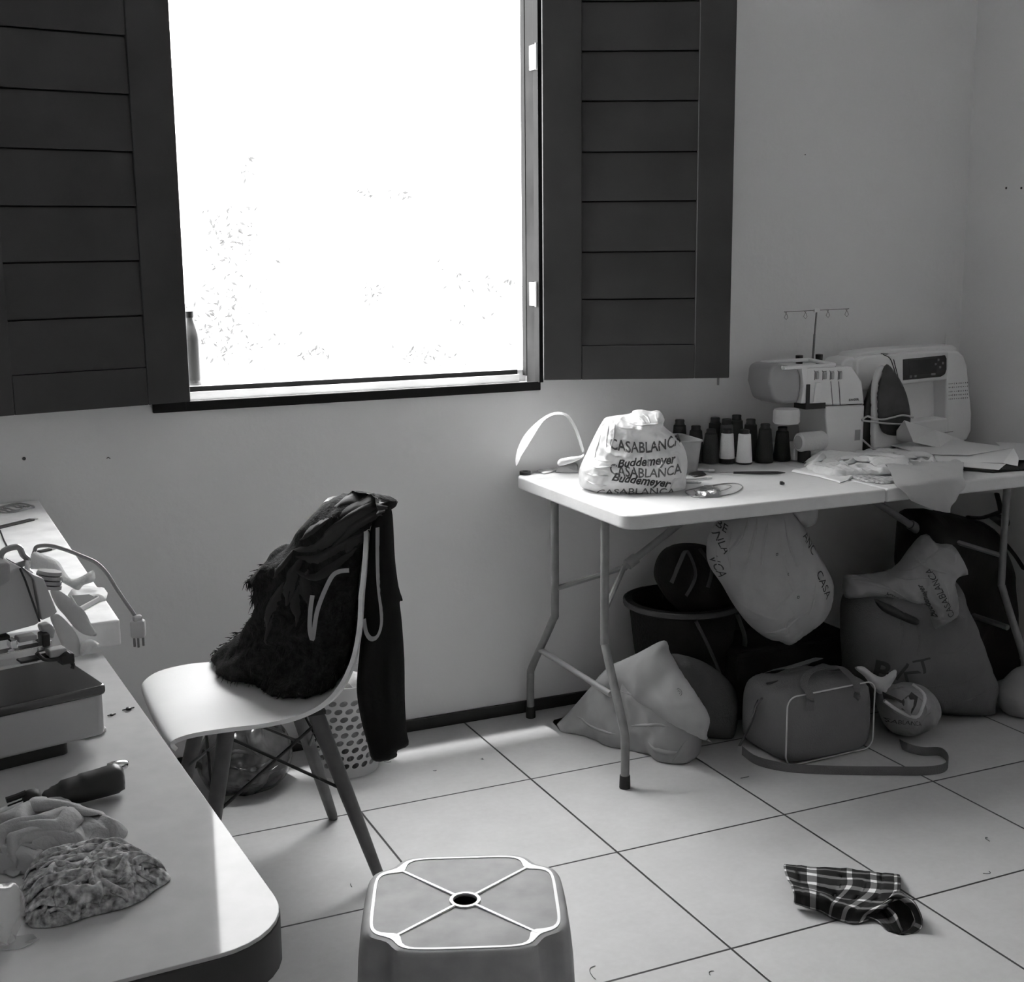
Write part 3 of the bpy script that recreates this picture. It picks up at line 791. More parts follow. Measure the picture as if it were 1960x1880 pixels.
pl = vert_plane((-.72, -.17, .1), (-.4, -.30, .1))
inf = Inflate(trace([(390, 1490), (376, 1455), (392, 1410), (430, 1378), (480, 1365), (520, 1375), (548, 1400), (560, 1440), (550, 1480), (525, 1505), (490, 1521), (440, 1525), (408, 1512)], pl), *pl, Tf=.10, Tb=.08, Rr=.12, cell=.008, wr=[(.016, 12, 16, R(20)), (.006, 30, 40, R(70))])
o = csk = inf.build('clear_plastic_sack', mat('glossy_dark_film', .075, .16, nscale=14, namp=.6, bump=.9, ridge=16, spec=.9)); tag(o, 'crinkled glossy plastic sack on the floor under the shell chair seat', 'plastic bag')

folds_on(inf, csk, [[(400, 1480), (440, 1470), (500, 1480), (540, 1460)], [(410, 1450), (450, 1440), (490, 1450)], [(420, 1500), (470, 1505), (520, 1490)], [(470, 1400), (480, 1430), (500, 1450)], [(500, 1390), (505, 1420), (530, 1440)], [(440, 1400), (430, 1430), (450, 1460)], [(480, 1468), (510, 1462), (535, 1440)]], w=.012, h=.005, seed=8)
# ------------------------------------------------------------------ sacks and bags under the folding table
pl = vert_plane((.275, -.17, 0), (.465, -.63, 0))
px = [(1060, 1396), (1088, 1364), (1128, 1318), (1150, 1290), (1180, 1268), (1230, 1262), (1280, 1300), (1310, 1350), (1321, 1400), (1321, 1432), (1318, 1470), (1316, 1484), (1290, 1480), (1258, 1474), (1202, 1460), (1134, 1435), (1082, 1411)]
inf = Inflate(trace(px, pl), *pl, Tf=.045, Tb=.13, Rr=.12, cell=.009, wr=[(.016, 6, 3, R(25)), (.006, 16, 9, R(-30))], smooth=4)
def floorc(p): return Vector((p.x, p.y, max(p.z, .002)))
o = inf.build('cloth_sack', M_canvas, clamp=floorc); folds_on(inf, o, [[(1165, 1318), (1210, 1330), (1260, 1362), (1300, 1395)], [(1200, 1392), (1245, 1388), (1290, 1392)], [(1240, 1420), (1270, 1440), (1296, 1440)], [(1100, 1370), (1140, 1395), (1180, 1405)], [(1285, 1462), (1300, 1440), (1308, 1420)]], w=.016, h=.005, seed=4)
tag(o, 'pale fabric sack slumped on the floor beside the front leg of the folding table', 'sack')
pl = (pl[0] + pl[3] * .035,) + pl[1:]
px = [(1271, 1226), (1283, 1250), (1304, 1287), (1329, 1324), (1358, 1373), (1353, 1408), (1362, 1421), (1335, 1410), (1290, 1387), (1245, 1358), (1198, 1328), (1165, 1322), (1142, 1304), (1170, 1275), (1221, 1250)]
inf = Inflate(trace(px, (pl[0],) + pl[1:]), *pl, Tf=.035, Tb=.02, Rr=.07, cell=.008, wr=[(.008, 8, 4, R(-40))], smooth=4)
fl = inf.build('folded_flap', M_canvas, clamp=floorc); tag(fl, 'pale fabric bag folded over the top of the slumped sack, faint button mark', 'fabric bag')
p = inf.pt(*trace([(1312, 1320)], pl)[0], .0015); b = MB(); Mx = Matrix.Translation(p - fl.location) @ inf.n.to_track_quat('Z', 'Y').to_matrix().to_4x4()
for r_ in (.009, .0035): b.lathe([(r_, 0), (r_ + .0014, .0)], 20, Mx, cap=False)
b.build('printed_ring', M_inkg, fl)
pl = vert_plane((.62, -.42, 0))
inf = Inflate(trace([(1300, 1262), (1335, 1262), (1375, 1285), (1402, 1315), (1408, 1360), (1400, 1405), (1382, 1428), (1355, 1415), (1335, 1400), (1310, 1340)], pl), *pl, Tf=.06, Tb=.12, Rr=.08, cell=.010, wr=[(.010, 8, 8, 0)])
o = inf.build('grey_sack', M_greycl, clamp=floorc); tag(o, 'dark grey stuffed sack between the pale fabric sack and the duffel bag', 'sack')

# round dark lidded basket with a handbag on it
bs = thing('round_basket', 'dark round basket with a flat rim by the wall under the folding table', 'basket', (.66, -.18, 0))
b = MB(); b.lathe([(.10, .0), (.12, .004), (.15, .20), (.165, .325), (.178, .333), (.178, .350), (.160, .352), (.155, .338), (.13, .05), (0, .04)], 40, cap=False); b.build('basket_body', M_dkcl, bs)
b = MB(); b.lathe([(.179, .334), (.184, .336), (.184, .349), (.179, .351)], 40, cap=False); b.build('rim_band', M_greycl, bs)
for a0 in (-110, -60):
    b = MB(); b.tube(catmull([Vector((.18 * math.cos(R(a0)), .18 * math.sin(R(a0)), .33)), Vector((.19 * math.cos(R(a0 + 12)), .20 * math.sin(R(a0 + 12)), .24)), Vector((.16 * math.cos(R(a0 + 25)), .19 * math.sin(R(a0 + 25)), .16))], 5, False), .011, 8, flat=.4); b.build('handle', M_greycl, bs)
pl = vert_plane((.62, -.22, 0))
inf = Inflate(trace([(1262, 1118), (1264, 1080), (1285, 1048), (1330, 1040), (1372, 1055), (1400, 1095), (1432, 1165), (1440, 1195), (1400, 1205), (1340, 1190), (1290, 1160)], pl), *pl, Tf=.07, Tb=.08, Rr=.08, cell=.010, wr=[(.012, 8, 5, R(40))])
hb = inf.build('handbag', M_dkcl); tag(hb, 'slouchy dark cloth handbag leaning on the round basket under the table', 'handbag')
for pts in ([(1268, 1108), (1282, 1070), (1300, 1050), (1305, 1090), (1290, 1130)], [(1325, 1045), (1335, 1075), (1325, 1112)]):
    q = [inf.pt(*trace([a], pl)[0], .006) for a in pts]; q = catmull(q, 5, False)
    b = MB(); b.tube([v - hb.location for v in q], .010, 8, flat=.35); b.build('shoulder_strap', M_greycl, hb)

# hanging shopping bag
pl = vert_plane((.75, -.50, .4), Vector((.75, -.50, .4)) + VD)
px = [(1372, 1000), (1356, 1028), (1352, 1060), (1359, 1086), (1381, 1118), (1403, 1156), (1432, 1194), (1466, 1221), (1490, 1227), (1511, 1233), (1542, 1213), (1574, 1188), (1590, 1162), (1596, 1121), (1580, 1084), (1556, 1042), (1540, 1010), (1522, 985), (1500, 962), (1470, 958), (1440, 966), (1400, 990)]
hbag = Inflate(trace(px, pl), *pl, Tf=.085, Tb=.10, Rr=.11, cell=.008, wr=[(.014, 9, 2.2, R(8)), (.005, 22, 6, R(-20)), (.003, 40, 30, 0)], smooth=4)
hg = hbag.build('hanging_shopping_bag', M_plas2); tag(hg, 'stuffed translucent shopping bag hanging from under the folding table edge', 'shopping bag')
folds_on(hbag, hg, [[(1450, 985), (1440, 1040), (1425, 1090)], [(1470, 985), (1462, 1040), (1455, 1095)], [(1432, 985), (1415, 1030), (1390, 1060)], [(1500, 985), (1510, 1040), (1528, 1090)], [(1485, 990), (1498, 1050), (1515, 1120), (1528, 1160)], [(1400, 1140), (1440, 1170), (1500, 1190)],
    [(1440, 1185), (1490, 1165), (1525, 1130), (1545, 1100)], [(1462, 1212), (1510, 1200), (1555, 1165)], [(1545, 1185), (1558, 1150), (1562, 1115)], [(1510, 1225), (1505, 1195), (1522, 1180)], [(1375, 1020), (1368, 1060), (1378, 1100)], [(1400, 1010), (1392, 1050), (1400, 1100)]], w=.012, h=.005, seed=1)
def uv(pt, pl): return trace([pt], pl)[0]
it = []
for (t, x, y, sz, an, ar, xs) in (('NLA', 1381, 1040, .030, -62, 0, 1), ('VCA', 1374, 1086, .034, -62, 0, 1), ('BE', 1382, 1008, .028, -30, 0, 1), ('CASA', 1577, 1120, .030, -68, 0, 1.1), ('ANC', 1549, 1040, .030, -62, 0, 1.0)):
    u, v = hbag.at(x, y); it.append((t, u, v, sz, R(an), .0, 0, ar, xs))
print_on(hbag, it, 'printed_lettering', M_ink, hg, loc=None).location = -hg.location
b = MB()
for (x, y) in ((1487, 1061), (1510, 1099), (1528, 1143)):
    p = hbag.pt(*hbag.at(x, y), .0015) - hg.location
    b = MB()
    for dx, dz, w_, h_ in ((-.003, 0, .001, .007), (.003, 0, .001, .007), (0, -.003, .007, .001), (0, .003, .007, .001)): b.box((dx - w_ / 2, -.0004, dz - h_ / 2), (dx + w_ / 2, .0004, dz + h_ / 2), Matrix.Translation(p))
    b.build('printed_mark', M_ink, hg)
inf = Inflate(trace([(1513, 975), (1560, 960), (1566, 985), (1560, 1003), (1540, 1010), (1525, 1000)], pl), *pl, Tf=.02, Tb=.02, Rr=.02, cell=.007, wr=[(.006, 20, 10, 0)])
inf.build('handle_knot', M_plas2, hg, loc=(0, 0, 0)).location = -hg.location

# duffel bag
df = thing('duffel_bag', 'grey zipped duffel bag with white piping and straps on the tiles under the table', 'duffel bag', (.655, -.725, 0), R(2))
DW, DD, DH = .315, .235, .205
def duf(u, v, s_):  # bulged box surface
    return None
b = MB(); t = bmesh.new(); bmesh.ops.create_cube(t, size=1)
bmesh.ops.subdivide_edges(t, edges=t.edges[:], cuts=14, use_grid_fill=True)
for v in t.verts:
    x, y, z = v.co * 2; e = 6.0
    k = (abs(x) ** e + abs(y) ** e + abs(z) ** e) ** (1 / e); m_ = max(abs(x), abs(y), abs(z)); f = m_ / k
    p = Vector((x, y, z)) * f
    w = fold(p.x, p.z + p.y, .010, 1.6, 1.6, .3, 5) * (1 - max(0, abs(p.y) - .8) * 2)
    v.co = Vector((DW / 2 + p.x * DW / 2 * (1 + .02 * p.z), DD / 2 + p.y * DD / 2 * (1 - .10 * max(0, p.z)), DH / 2 + p.z * DH / 2 * (1 - .05 * abs(p.x) * (p.z > 0) + .02)))
    if p.y < -.7 and abs(p.x) < .9 and abs(p.z) < .9: v.co.y -= w * .6 + .004
    if p.z > .7: v.co.z += w * .8
    v.co.z = max(v.co.z, .002)
b.merge(t); M_duf = mat('grey_nylon', 0.15, .7, bump=.25, bscale=200, nscale=10, namp=.06, spec=.3); b.build('bag_body', M_duf, df, smooth=80)
M_pipe = mat('white_piping', .55, .5)
for yy in (.012,):
    pts = [(x * 1.0 + DW / 2, yy - .006 if yy < .1 else yy, z + DH / 2) for x, z in [(px_ - 0, pz_) for px_, pz_ in rrect(-DW / 2 + .004, -DH / 2 + .005, DW / 2 - .004, DH / 2 - .002, .03, 6)]]
    b = MB(); b.tube([Vector(p) for p in pts + pts[:1]], .0022, 6, cap=False); b.build('piping', M_pipe, df)
M_web = mat('grey_webbing', .13, .7, bump=.5, bscale=400)
def strap(pts, w, nrm, name, parent=df, m=M_web): return ribbon([parent.matrix_basis @ Vector(p) if False else Matrix.Translation(parent.location) @ Matrix.Rotation(parent.rotation_euler.z, 4, 'Z') @ Vector(p) for p in pts], w, nrm, parent, name, m)
strap([(.07, -.008, .16), (.07, -.007, .205), (.085, .04, .222), (.15, .085, .235), (.24, .085, .232), (.245, .04, .222), (.235, -.004, .207), (.235, -.009, .165)], .022, (0, 0, 1), 'carry_handle')
strap([(.07, DD, .185), (.08, .18, .218), (.12, .13, .240), (.22, .14, .245), (.235, .20, .214), (.235, DD, .18)], .022, (0, 0, 1), 'carry_handle')
b = MB(); b.tube([Vector((.02, .12, DH + .002)), Vector((DW - .02, .12, DH + .002))], .003, 6); b.build('zip', M_line, df)
# shoulder strap: from the left end over the floor, round and back to the right end
fw_ = [(1420, 1445), (1450, 1465), (1510, 1478), (1600, 1483), (1700, 1484), (1770, 1484), (1808, 1478), (1815, 1462), (1800, 1447), (1765, 1446), (1735, 1438), (1715, 1425), (1700, 1400), (1692, 1370), (1685, 1340)]
pts = []
for i, (x, y) in enumerate(fw_):
    z = .013 if i < 9 else (.014 + (i - 9) * .012 if i < 14 else .10); pts.append(P(x, y - 8, Z=z if i < 11 else None, Y=None if i < 11 else -.62))
pts = catmull(pts, 5, False); b = MB(); vs = []
for p in pts: q = rel(df, p); vs += [q + Vector((0, 0, -.0125)), q + Vector((0, 0, .0125))]
b._add(vs, [(2 * i, 2 * i + 1, 2 * i + 3, 2 * i + 2) for i in range(len(pts) - 1)]); b.build('shoulder_strap', M_web, df, smooth=80, solid=.002)
b = MB(); q = [rel(df, P(x, y, X=.64)) for x, y in ((1458, 1337), (1447, 1355), (1440, 1378), (1425, 1410), (1402, 1452))]; b.tube(catmull(q, 4, False), .0045, 8, flat=.6); b.build('strap_end', M_web, df)
b = MB(); q = [rel(df, P(x, y, X=.635)) for x, y in ((1452, 1340), (1446, 1352), (1441, 1372))]; b.tube(q, .003, 8); b.build('snap_hook', M_chrome, df)

# black crate with folded dark cloth behind the duffel
cr = thing('black_crate', 'low black box by the wall behind the duffel bag', 'box', (.90, -.10, 0), 0)
b = MB(); b.box((-.16, -.26, 0), (.27, 0, .22), bev=.012); b.box((-.165, -.265, .20), (.275, .005, .215), bev=.004); b.build('crate_body', M_dkcl, cr)

# tall sack with a shopping bag dropped over it
pl = vert_plane((1.35, -.58, 0), (1.60, -.66, 0))
px = [(1620, 1150), (1660, 1105), (1740, 1090), (1800, 1095), (1835, 1120), (1848, 1160), (1866, 1195), (1890, 1264), (1906, 1308), (1900, 1340), (1897, 1363), (1865, 1368), (1833, 1367), (1783, 1363), (1720, 1355), (1660, 1350), (1625, 1330), (1618, 1270), (1615, 1210)]
sk = Inflate(trace(px, pl), *pl, Tf=.10, Tb=.14, Rr=.12, cell=.010, wr=[(.012, 5, 5, R(20)), (.004, 18, 12, 0)], smooth=4)
so_ = sk.build('tall_sack', mat('grey_woven_sack', .13, .8, bump=.3, bscale=250, nscale=8, namp=.1, spec=.2), clamp=floorc); folds_on(sk, so_, [[(1790, 1250), (1830, 1245), (1865, 1225)], [(1760, 1320), (1820, 1310), (1880, 1290)], [(1720, 1170), (1728, 1210), (1722, 1250)], [(1820, 1345), (1860, 1340), (1890, 1320)], [(1750, 1180), (1762, 1220), (1755, 1255)]], w=.018, h=.005, seed=7)
tag(so_, 'tall pale grey sack with large black letters standing behind the duffel bag', 'sack')
it = [('B', *sk.at(1688, 1288), .085, R(-8), .0025, 0, 0, 1.0), ('K', *sk.at(1736, 1295), .085, R(-35), .0, 0, 0, 1.2), ('T', *sk.at(1768, 1278), .062, R(12), .0, 0, 0, 1.5)]
print_on(sk, it, 'printed_lettering', M_ink, so_, eps=.002).location = -so_.location
pl = (pl[0] + pl[3] * .07,) + pl[1:]
px = [(1615, 1120), (1622, 1102), (1656, 1100), (1713, 1088), (1748, 1044), (1773, 1022), (1792, 1040), (1822, 1043), (1840, 1067), (1851, 1098), (1827, 1107), (1830, 1135), (1833, 1160), (1827, 1181), (1783, 1204), (1772, 1190), (1757, 1164), (1715, 1148), (1672, 1141), (1625, 1146), (1614, 1136)]
dp = Inflate(trace(px, pl), *pl, Tf=.045, Tb=.05, Rr=.06, cell=.008, wr=[(.014, 9, 4, R(-25)), (.005, 24, 14, R(30))], smooth=3)
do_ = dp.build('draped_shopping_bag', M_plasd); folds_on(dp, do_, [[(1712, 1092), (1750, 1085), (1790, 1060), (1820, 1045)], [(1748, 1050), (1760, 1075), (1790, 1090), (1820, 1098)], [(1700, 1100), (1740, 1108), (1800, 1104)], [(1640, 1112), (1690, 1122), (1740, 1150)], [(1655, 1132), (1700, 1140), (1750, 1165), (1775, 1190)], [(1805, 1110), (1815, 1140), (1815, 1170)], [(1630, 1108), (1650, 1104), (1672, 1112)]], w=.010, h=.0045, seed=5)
tag(do_, 'crumpled shopping bag draped over the top of the tall sack, printed upside down', 'shopping bag')
it = [('CASABLANCA', *dp.at(1800, 1135), .026, R(-62 + 180), 0, 0, 0, 1.0), ('Buddemeyer', *dp.at(1772, 1150), .022, R(-62 + 180), .0006, .35, 0, 1.0), ('CASABLANCA', *dp.at(1722, 1150), .022, R(-30 + 180), 0, 0, 0, 1.0)]
print_on(dp, it, 'printed_lettering', M_ink, do_, eps=.0015).location = -do_.location
inf = Inflate(trace([(1664, 1141), (1676, 1144), (1712, 1160), (1748, 1178), (1745, 1190), (1720, 1183), (1680, 1163)], pl), *pl, Tf=.02, Tb=.02, Rr=.015, cell=.008)
inf.build('dark_opening', M_line, do_, loc=(0, 0, 0)).location = -do_.location + pl[3] * .035

# small open bag on the floor
pl = vert_plane((1.06, -.66, 0), (1.3, -.70, 0))
px = [(1680, 1335), (1700, 1316), (1722, 1312), (1748, 1308), (1776, 1319), (1791, 1343), (1784, 1374), (1762, 1398), (1722, 1406), (1700, 1395), (1688, 1370)]
ob = Inflate(trace(px, pl), *pl, Tf=.075, Tb=.07, Rr=.07, cell=.007, wr=[(.008, 16, 8, R(20)), (.003, 40, 30, 0)], smooth=4)
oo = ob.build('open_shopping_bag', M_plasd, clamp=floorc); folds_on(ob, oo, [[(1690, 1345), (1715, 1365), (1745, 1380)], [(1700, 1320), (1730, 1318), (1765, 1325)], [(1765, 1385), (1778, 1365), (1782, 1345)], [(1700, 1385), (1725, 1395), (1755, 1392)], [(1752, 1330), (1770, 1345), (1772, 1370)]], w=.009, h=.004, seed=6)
tag(oo, 'small open shopping bag with dark contents on the floor right of the duffel bag', 'shopping bag')
print_on(ob, [('CASABLANCA', *ob.at(1728, 1383), .020, R(6), 0, 0, -3.0, .8)], 'printed_lettering', M_ink, oo).location = -oo.location
pts = [ob.pt(*ob.at(*a), .002) for a in ((1688, 1326), (1705, 1332), (1732, 1343), (1735, 1336), (1750, 1328), (1757, 1334), (1753, 1350), (1744, 1366), (1726, 1358), (1704, 1345))]
c_ = sum(pts, Vector()) / len(pts); b = MB(); b._add([c_ + pl[3] * .004 - oo.location] + [p - oo.location for p in pts], [(0, i + 1, (i + 1) % len(pts) + 1) for i in range(len(pts))]); b.build('dark_contents', M_line, oo, solid=.004)
b = MB(); q = [ob.pt(*ob.at(*a), .004) for a in ((1757, 1316), (1768, 1330), (1764, 1355), (1752, 1372), (1722, 1362), (1690, 1340))]; b.tube([v - oo.location for v in catmull(q, 4, False)], .005, 8); b.build('rolled_rim', M_plas, oo)
inf = Inflate(trace([(1636, 1279), (1652, 1276), (1672, 1290), (1690, 1296), (1712, 1282), (1716, 1290), (1706, 1310), (1688, 1330), (1670, 1316), (1655, 1296)], pl), *pl, Tf=.012, Tb=.012, Rr=.02, cell=.007, wr=[(.004, 20, 10, .4)])
inf.build('bag_handle', M_plas, oo, loc=(0, 0, 0)).location = -oo.location

# big black bag in the corner
pl = vert_plane((1.45, -.33, 0))
px = [(1752, 990), (1790, 978), (1850, 990), (1890, 1005), (1912, 1040), (1926, 1090), (1934, 1200), (1928, 1320), (1905, 1340), (1870, 1348), (1800, 1345), (1760, 1300), (1745, 1150)]
inf = Inflate(trace(px, pl), *pl, Tf=.09, Tb=.15, Rr=.10, cell=.014, wr=[(.010, 5, 5, 0)], smooth=4)
bb_ = inf.build('black_backpack', mat('black_nylon', .007, .6, bump=.2, spec=.3), clamp=floorc); tag(bb_, 'big black backpack standing in the dark right corner under the table', 'backpack')
q = [PP(x, y, pl[0] + pl[3] * .02, pl[3]) for x, y in ((1852, 1000), (1850, 965), (1853, 990), (1880, 991), (1908, 982), (1915, 976), (1908, 945))]
b = MB(); b.tube([v - bb_.location for v in catmull(q[2:], 4, False)], .011, 8, flat=.5); b.build('carry_handle', M_black, bb_)
q = [PP(x, y, pl[0] + pl[3] * .09, pl[3]) for x, y in ((1870, 1000), (1905, 1020), (1940, 1060), (1960, 1090))]
b = MB(); b.tube([v - bb_.location for v in catmull(q, 4, False)], .012, 8, flat=.3); b.build('shoulder_strap', M_dkcl, bb_)
pl = vert_plane((1.60, -.68, 0))
inf = Inflate(trace([(1918, 1335), (1935, 1305), (1962, 1278), (2000, 1280), (2020, 1340), (2010, 1400), (1970, 1400), (1945, 1385), (1925, 1362)], pl), *pl, Tf=.07, Tb=.07, Rr=.08, cell=.010, wr=[(.008, 8, 8, 0)])
o = inf.build('pale_sack', mat('pale_grey_cloth', .26, .85, bump=.2), clamp=floorc); tag(o, 'pale grey sack cut off by the right edge, on the floor by the table leg', 'sack')
pl = vert_plane((1.70, -.25, 0))
inf = Inflate(trace([(1895, 990), (1925, 985), (1965, 1000), (1990, 1040), (1960, 1028), (1925, 1015)], pl), *pl, Tf=.03, Tb=.03, Rr=.03, cell=.01, wr=[(.008, 8, 8, 0)])
o = inf.build('folded_cloth', M_greycl); tag(o, 'grey folded cloth lying on top of the black backpack', 'cloth')
# ================================================================== things on the folding table
TT = TZ + .0015
# printed shopping bag
pl = vert_plane((.40, -.40, TZ), Vector((.40, -.40, TZ)) + VD)
px = [(1108, 920), (1109, 897), (1122, 868), (1136, 838), (1153, 807), (1164, 798), (1205, 792), (1212, 786), (1227, 784), (1246, 787), (1262, 786), (1272, 803), (1270, 815), (1292, 834), (1309, 855), (1316, 884), (1313, 912), (1311, 934), (1284, 944), (1258, 948), (1207, 950), (1151, 947), (1126, 938), (1112, 932)]
sb = Inflate(trace(px, pl), *pl, Tf=.085, Tb=.10, Rr=.085, cell=.0058, wr=[(.018, 12, 5, R(70)), (.009, 26, 12, R(-25)), (.004, 60, 40, 0)], smooth=3,
             shape=lambda u, v: .75 + .25 * max(0, min(1, (.13 - v) / .08)))
def tabc(p): return Vector((p.x, p.y, max(p.z, TT)))
sbo = sb.build('printed_shopping_bag', M_plas, clamp=tabc); folds_on(sb, sbo, [[(1165, 806), (1160, 840), (1158, 870)], [(1176, 804), (1174, 835), (1168, 860)], [(1150, 830), (1140, 860), (1136, 890)], [(1125, 890), (1150, 895), (1180, 890)], [(1118, 905), (1145, 912), (1170, 912)], [(1120, 918), (1140, 928), (1165, 930)], [(1128, 875), (1150, 880), (1172, 884)],
    [(1190, 800), (1215, 812), (1250, 812), (1268, 806)], [(1180, 815), (1200, 820), (1230, 822)], [(1228, 790), (1240, 798), (1245, 812)], [(1205, 795), (1225, 800), (1238, 812)], [(1255, 790), (1258, 802), (1266, 812)], [(1290, 850), (1300, 880), (1302, 905)], [(1272, 822), (1290, 836), (1304, 858)], [(1280, 940), (1290, 920), (1305, 915)]], w=.009, h=.0045, seed=3)
tag(sbo, 'full white shopping bag with dark printed lettering on the left end of the folding table', 'shopping bag')
it1 = [('CASABLANCA', *sb.at(1237, 857), .040, R(2), .0008, 0, 1.0, .78), ('CASABLANCA', *sb.at(1236, 907), .036, R(-1), .0006, 0, 1.0, .85), ('CASABLANCA', *sb.at(1218, 941), .028, R(1), .0003, 0, -1.0, 1.2)]
it2 = [('Buddemeyer', *sb.at(1236, 884), .031, R(4), .0009, .35, 0, .98), ('Buddemeyer', *sb.at(1226, 920), .031, R(-9), .0009, .35, 0, 1.0), ('Qualidade  Brasil', *uv((1213, 934), pl), .008, R(-8), 0, 0, 0, 1)]
print_on(sb, it1, 'grey_lettering', M_inkg, sbo, eps=.0009, maxlen=.004).location = -sbo.location
print_on(sb, it2, 'bold_lettering', M_ink, sbo, eps=.0011, maxlen=.004).location = -sbo.location

# curved white band with a paddle end
bd = thing('padded_band', 'curved white band with paddle-shaped ends arching over the left end of the table', 'headband', P(1068, 893, Z=TZ))
pl = vert_plane((.12, -.26, .8), (.30, -.34, .8))
arc = [(988, 892), (994, 868), (1010, 838), (1030, 812), (1046, 798), (1066, 791), (1086, 796), (1101, 818), (1110, 842), (1117, 865)]
pts = catmull(onp(arc, pl), 5, False); n_ = len(pts); b = MB(); vs = []
for i, p in enumerate(pts):
    t = (pts[min(i + 1, n_ - 1)] - pts[max(i - 1, 0)]).normalized(); f = i / n_
    w = .010 + .022 * math.exp(-((f - .20) / .13) ** 2); w *= min(1, .15 + (f / .06))
    s_ = (t.cross(pl[3]) * .65 + pl[3] * .75).normalized() * w; p = rel(bd, p); vs += [p - s_ / 2, p + s_ / 2]
b._add(vs, [(2 * i, 2 * i + 1, 2 * i + 3, 2 * i + 2) for i in range(n_ - 1)]); b.build('curved_band', M_white, bd, smooth=80, solid=.0022)
inf = Inflate(trace([(1067, 886), (1072, 879), (1090, 875), (1112, 872), (1119, 866), (1118, 874), (1100, 884), (1078, 891), (1069, 891)], pl), *pl, Tf=.012, Tb=.006, Rr=.012, cell=.004)
inf.build('padded_end', M_white, bd, loc=(0, 0, 0)).location = -bd.location
# small crinkled packet
hp = (Vector((0, 0, TT)), Vector((1, 0, 0)), Vector((0, 1, 0)), Vector((0, 0, 1)))
def flat(name, px, m, label, cat, T=.004, Tb=0.0, Rr=.01, wr=(), cell=.006, z=TT, smooth=1, parent=None, clamp=None, jag=0, group=None):
    o_ = (Vector((0, 0, z)),) + hp[1:]
    inf = Inflate(trace(px, o_), *o_, Tf=T, Tb=Tb, Rr=Rr, cell=cell, wr=wr, smooth=smooth, rim=.0012, jag=jag)
    o = inf.build(name, m, None, clamp=clamp or (lambda p: Vector((p.x, p.y, max(p.z, z)))))
    return tag(o, label, cat, group), inf
flat('foil_packet', [(1027, 902), (1055, 891), (1064, 896), (1072, 899), (1050, 906), (1040, 907)], mat('shiny_packet', .55, .25, bump=.3), 'small crinkled shiny packet at the left end of the table under the white band', 'packet', T=.003)
flat('fabric_scrap', [(1064, 904), (1075, 893), (1097, 882), (1108, 880), (1106, 905), (1085, 905)], M_canvas, 'pale fabric scrap between the shiny packet and the printed shopping bag', 'fabric scrap', T=.008, wr=[(.006, 20, 20, 0)])
# small dark disc on the table corner
tr_ = thing('corner_disc', 'small dark reel at the far left corner of the folding table', 'disc', P(998, 909, Z=TZ)); tr_.location.y = -.04; tr_.location.x = .195
b = MB(); b.lathe([(.008, .001), (.017, .001), (.017, .010), (.008, .010)], 20, cap=False); b.build('disc_body', M_black, tr_)

# plastic container behind the bag
cn = thing('plastic_container', 'pale plastic container with an out-turned rim behind the printed shopping bag', 'container', (.575, -.17, TT), R(-6))
def boxy(x0, y0, x1, y1, z0, z1, t=.003, flare=.0):
    b = MB(); a = rrect(x0 + flare, y0 + flare, x1 - flare, y1 - flare, .012, 4); c = rrect(x0, y0, x1, y1, .012, 4); n = len(a)
    ai = rrect(x0 + flare + t, y0 + flare + t, x1 - flare - t, y1 - flare - t, .010, 4); ci = rrect(x0 + t, y0 + t, x1 - t, y1 - t, .010, 4)
    vs = [(x, y, z0) for x, y in a] + [(x, y, z1) for x, y in c] + [(x, y, z1) for x, y in ci] + [(x, y, z0 + t) for x, y in ai]
    fs = [tuple(range(n))[::-1], tuple(range(3 * n, 4 * n))]
    for k in range(3):
        for i in range(n): fs.append((k * n + i, k * n + (i + 1) % n, (k + 1) * n + (i + 1) % n, (k + 1) * n + i))
    b._add(vs, fs); return b
M_tub = mat('translucent_tub', .42, .5, transl=.2, nscale=40, namp=.08)
b = boxy(-.10, -.075, .105, .075, 0, .094, flare=.008); b.build('tub_body', M_tub, cn)
b = MB(); b.tube([Vector((x, y, .094)) for x, y in rrect(-.102, -.077, .107, .077, .014, 4)] + [Vector((.107, .063, .094))], .0035, 8); b.build('rim', M_tub, cn)
b = MB()
b.box((-.08, -.06, .06), (.08, .055, .084), bev=.01); b.build('dark_contents', M_dkcl, cn)

# cones of sewing thread
def cone(parent_name, label, x, y, tone, capt, base=None, h=.118, rb=.0205, rt=.019, neck=True, group='cones of sewing thread on the folding table'):
    t = thing('thread_cone', label, 'thread cone', (x, y, TT), 0, group)
    m = {'white': M_tw, 'black': M_tb, 'grey': M_tg, 'dark': M_td, 'mid': M_tm}[tone]
    b = MB(); b.lathe([(rb * .5, .001), (rb, .001), (rb * 1.03, .006), (rt, h * .86), (rt * .8, h * .88)], 24); b.build('thread_winding', m, t)
    b = MB(); b.lathe([(rt * .80, h * .86), (rt * .80, h * .90), (rt * .74, h * .92), (rt * .78, h * .98), (rt * .70, h), (rt * .4, h)], 20); b.build('cone_tip', M_black, t)
    if base:
        b = MB(); b.lathe([(rb * .6, .0), (rb * 1.05, .0), (rb * 1.07, .003), (rb * 1.03, .015 if base == 'b' else .004), (rb * .9, .0155)], 24); b.build('cone_base', M_black, t)
    return t
M_tw = mat('white_thread', .88, .85, bump=.3, bscale=400); M_tb = mat('black_thread', .008, .6, bump=.3, bscale=400); M_tg = mat('charcoal_thread', .030, .7, bump=.3, bscale=400)
M_td = mat('dark_thread', .016, .7, bump=.3, bscale=400); M_tm = mat('grey_thread', .09, .7, bump=.3, bscale=400)
def cz(px_, py_): p = P(px_, py_ - 4, Z=TT); return p.x, p.y
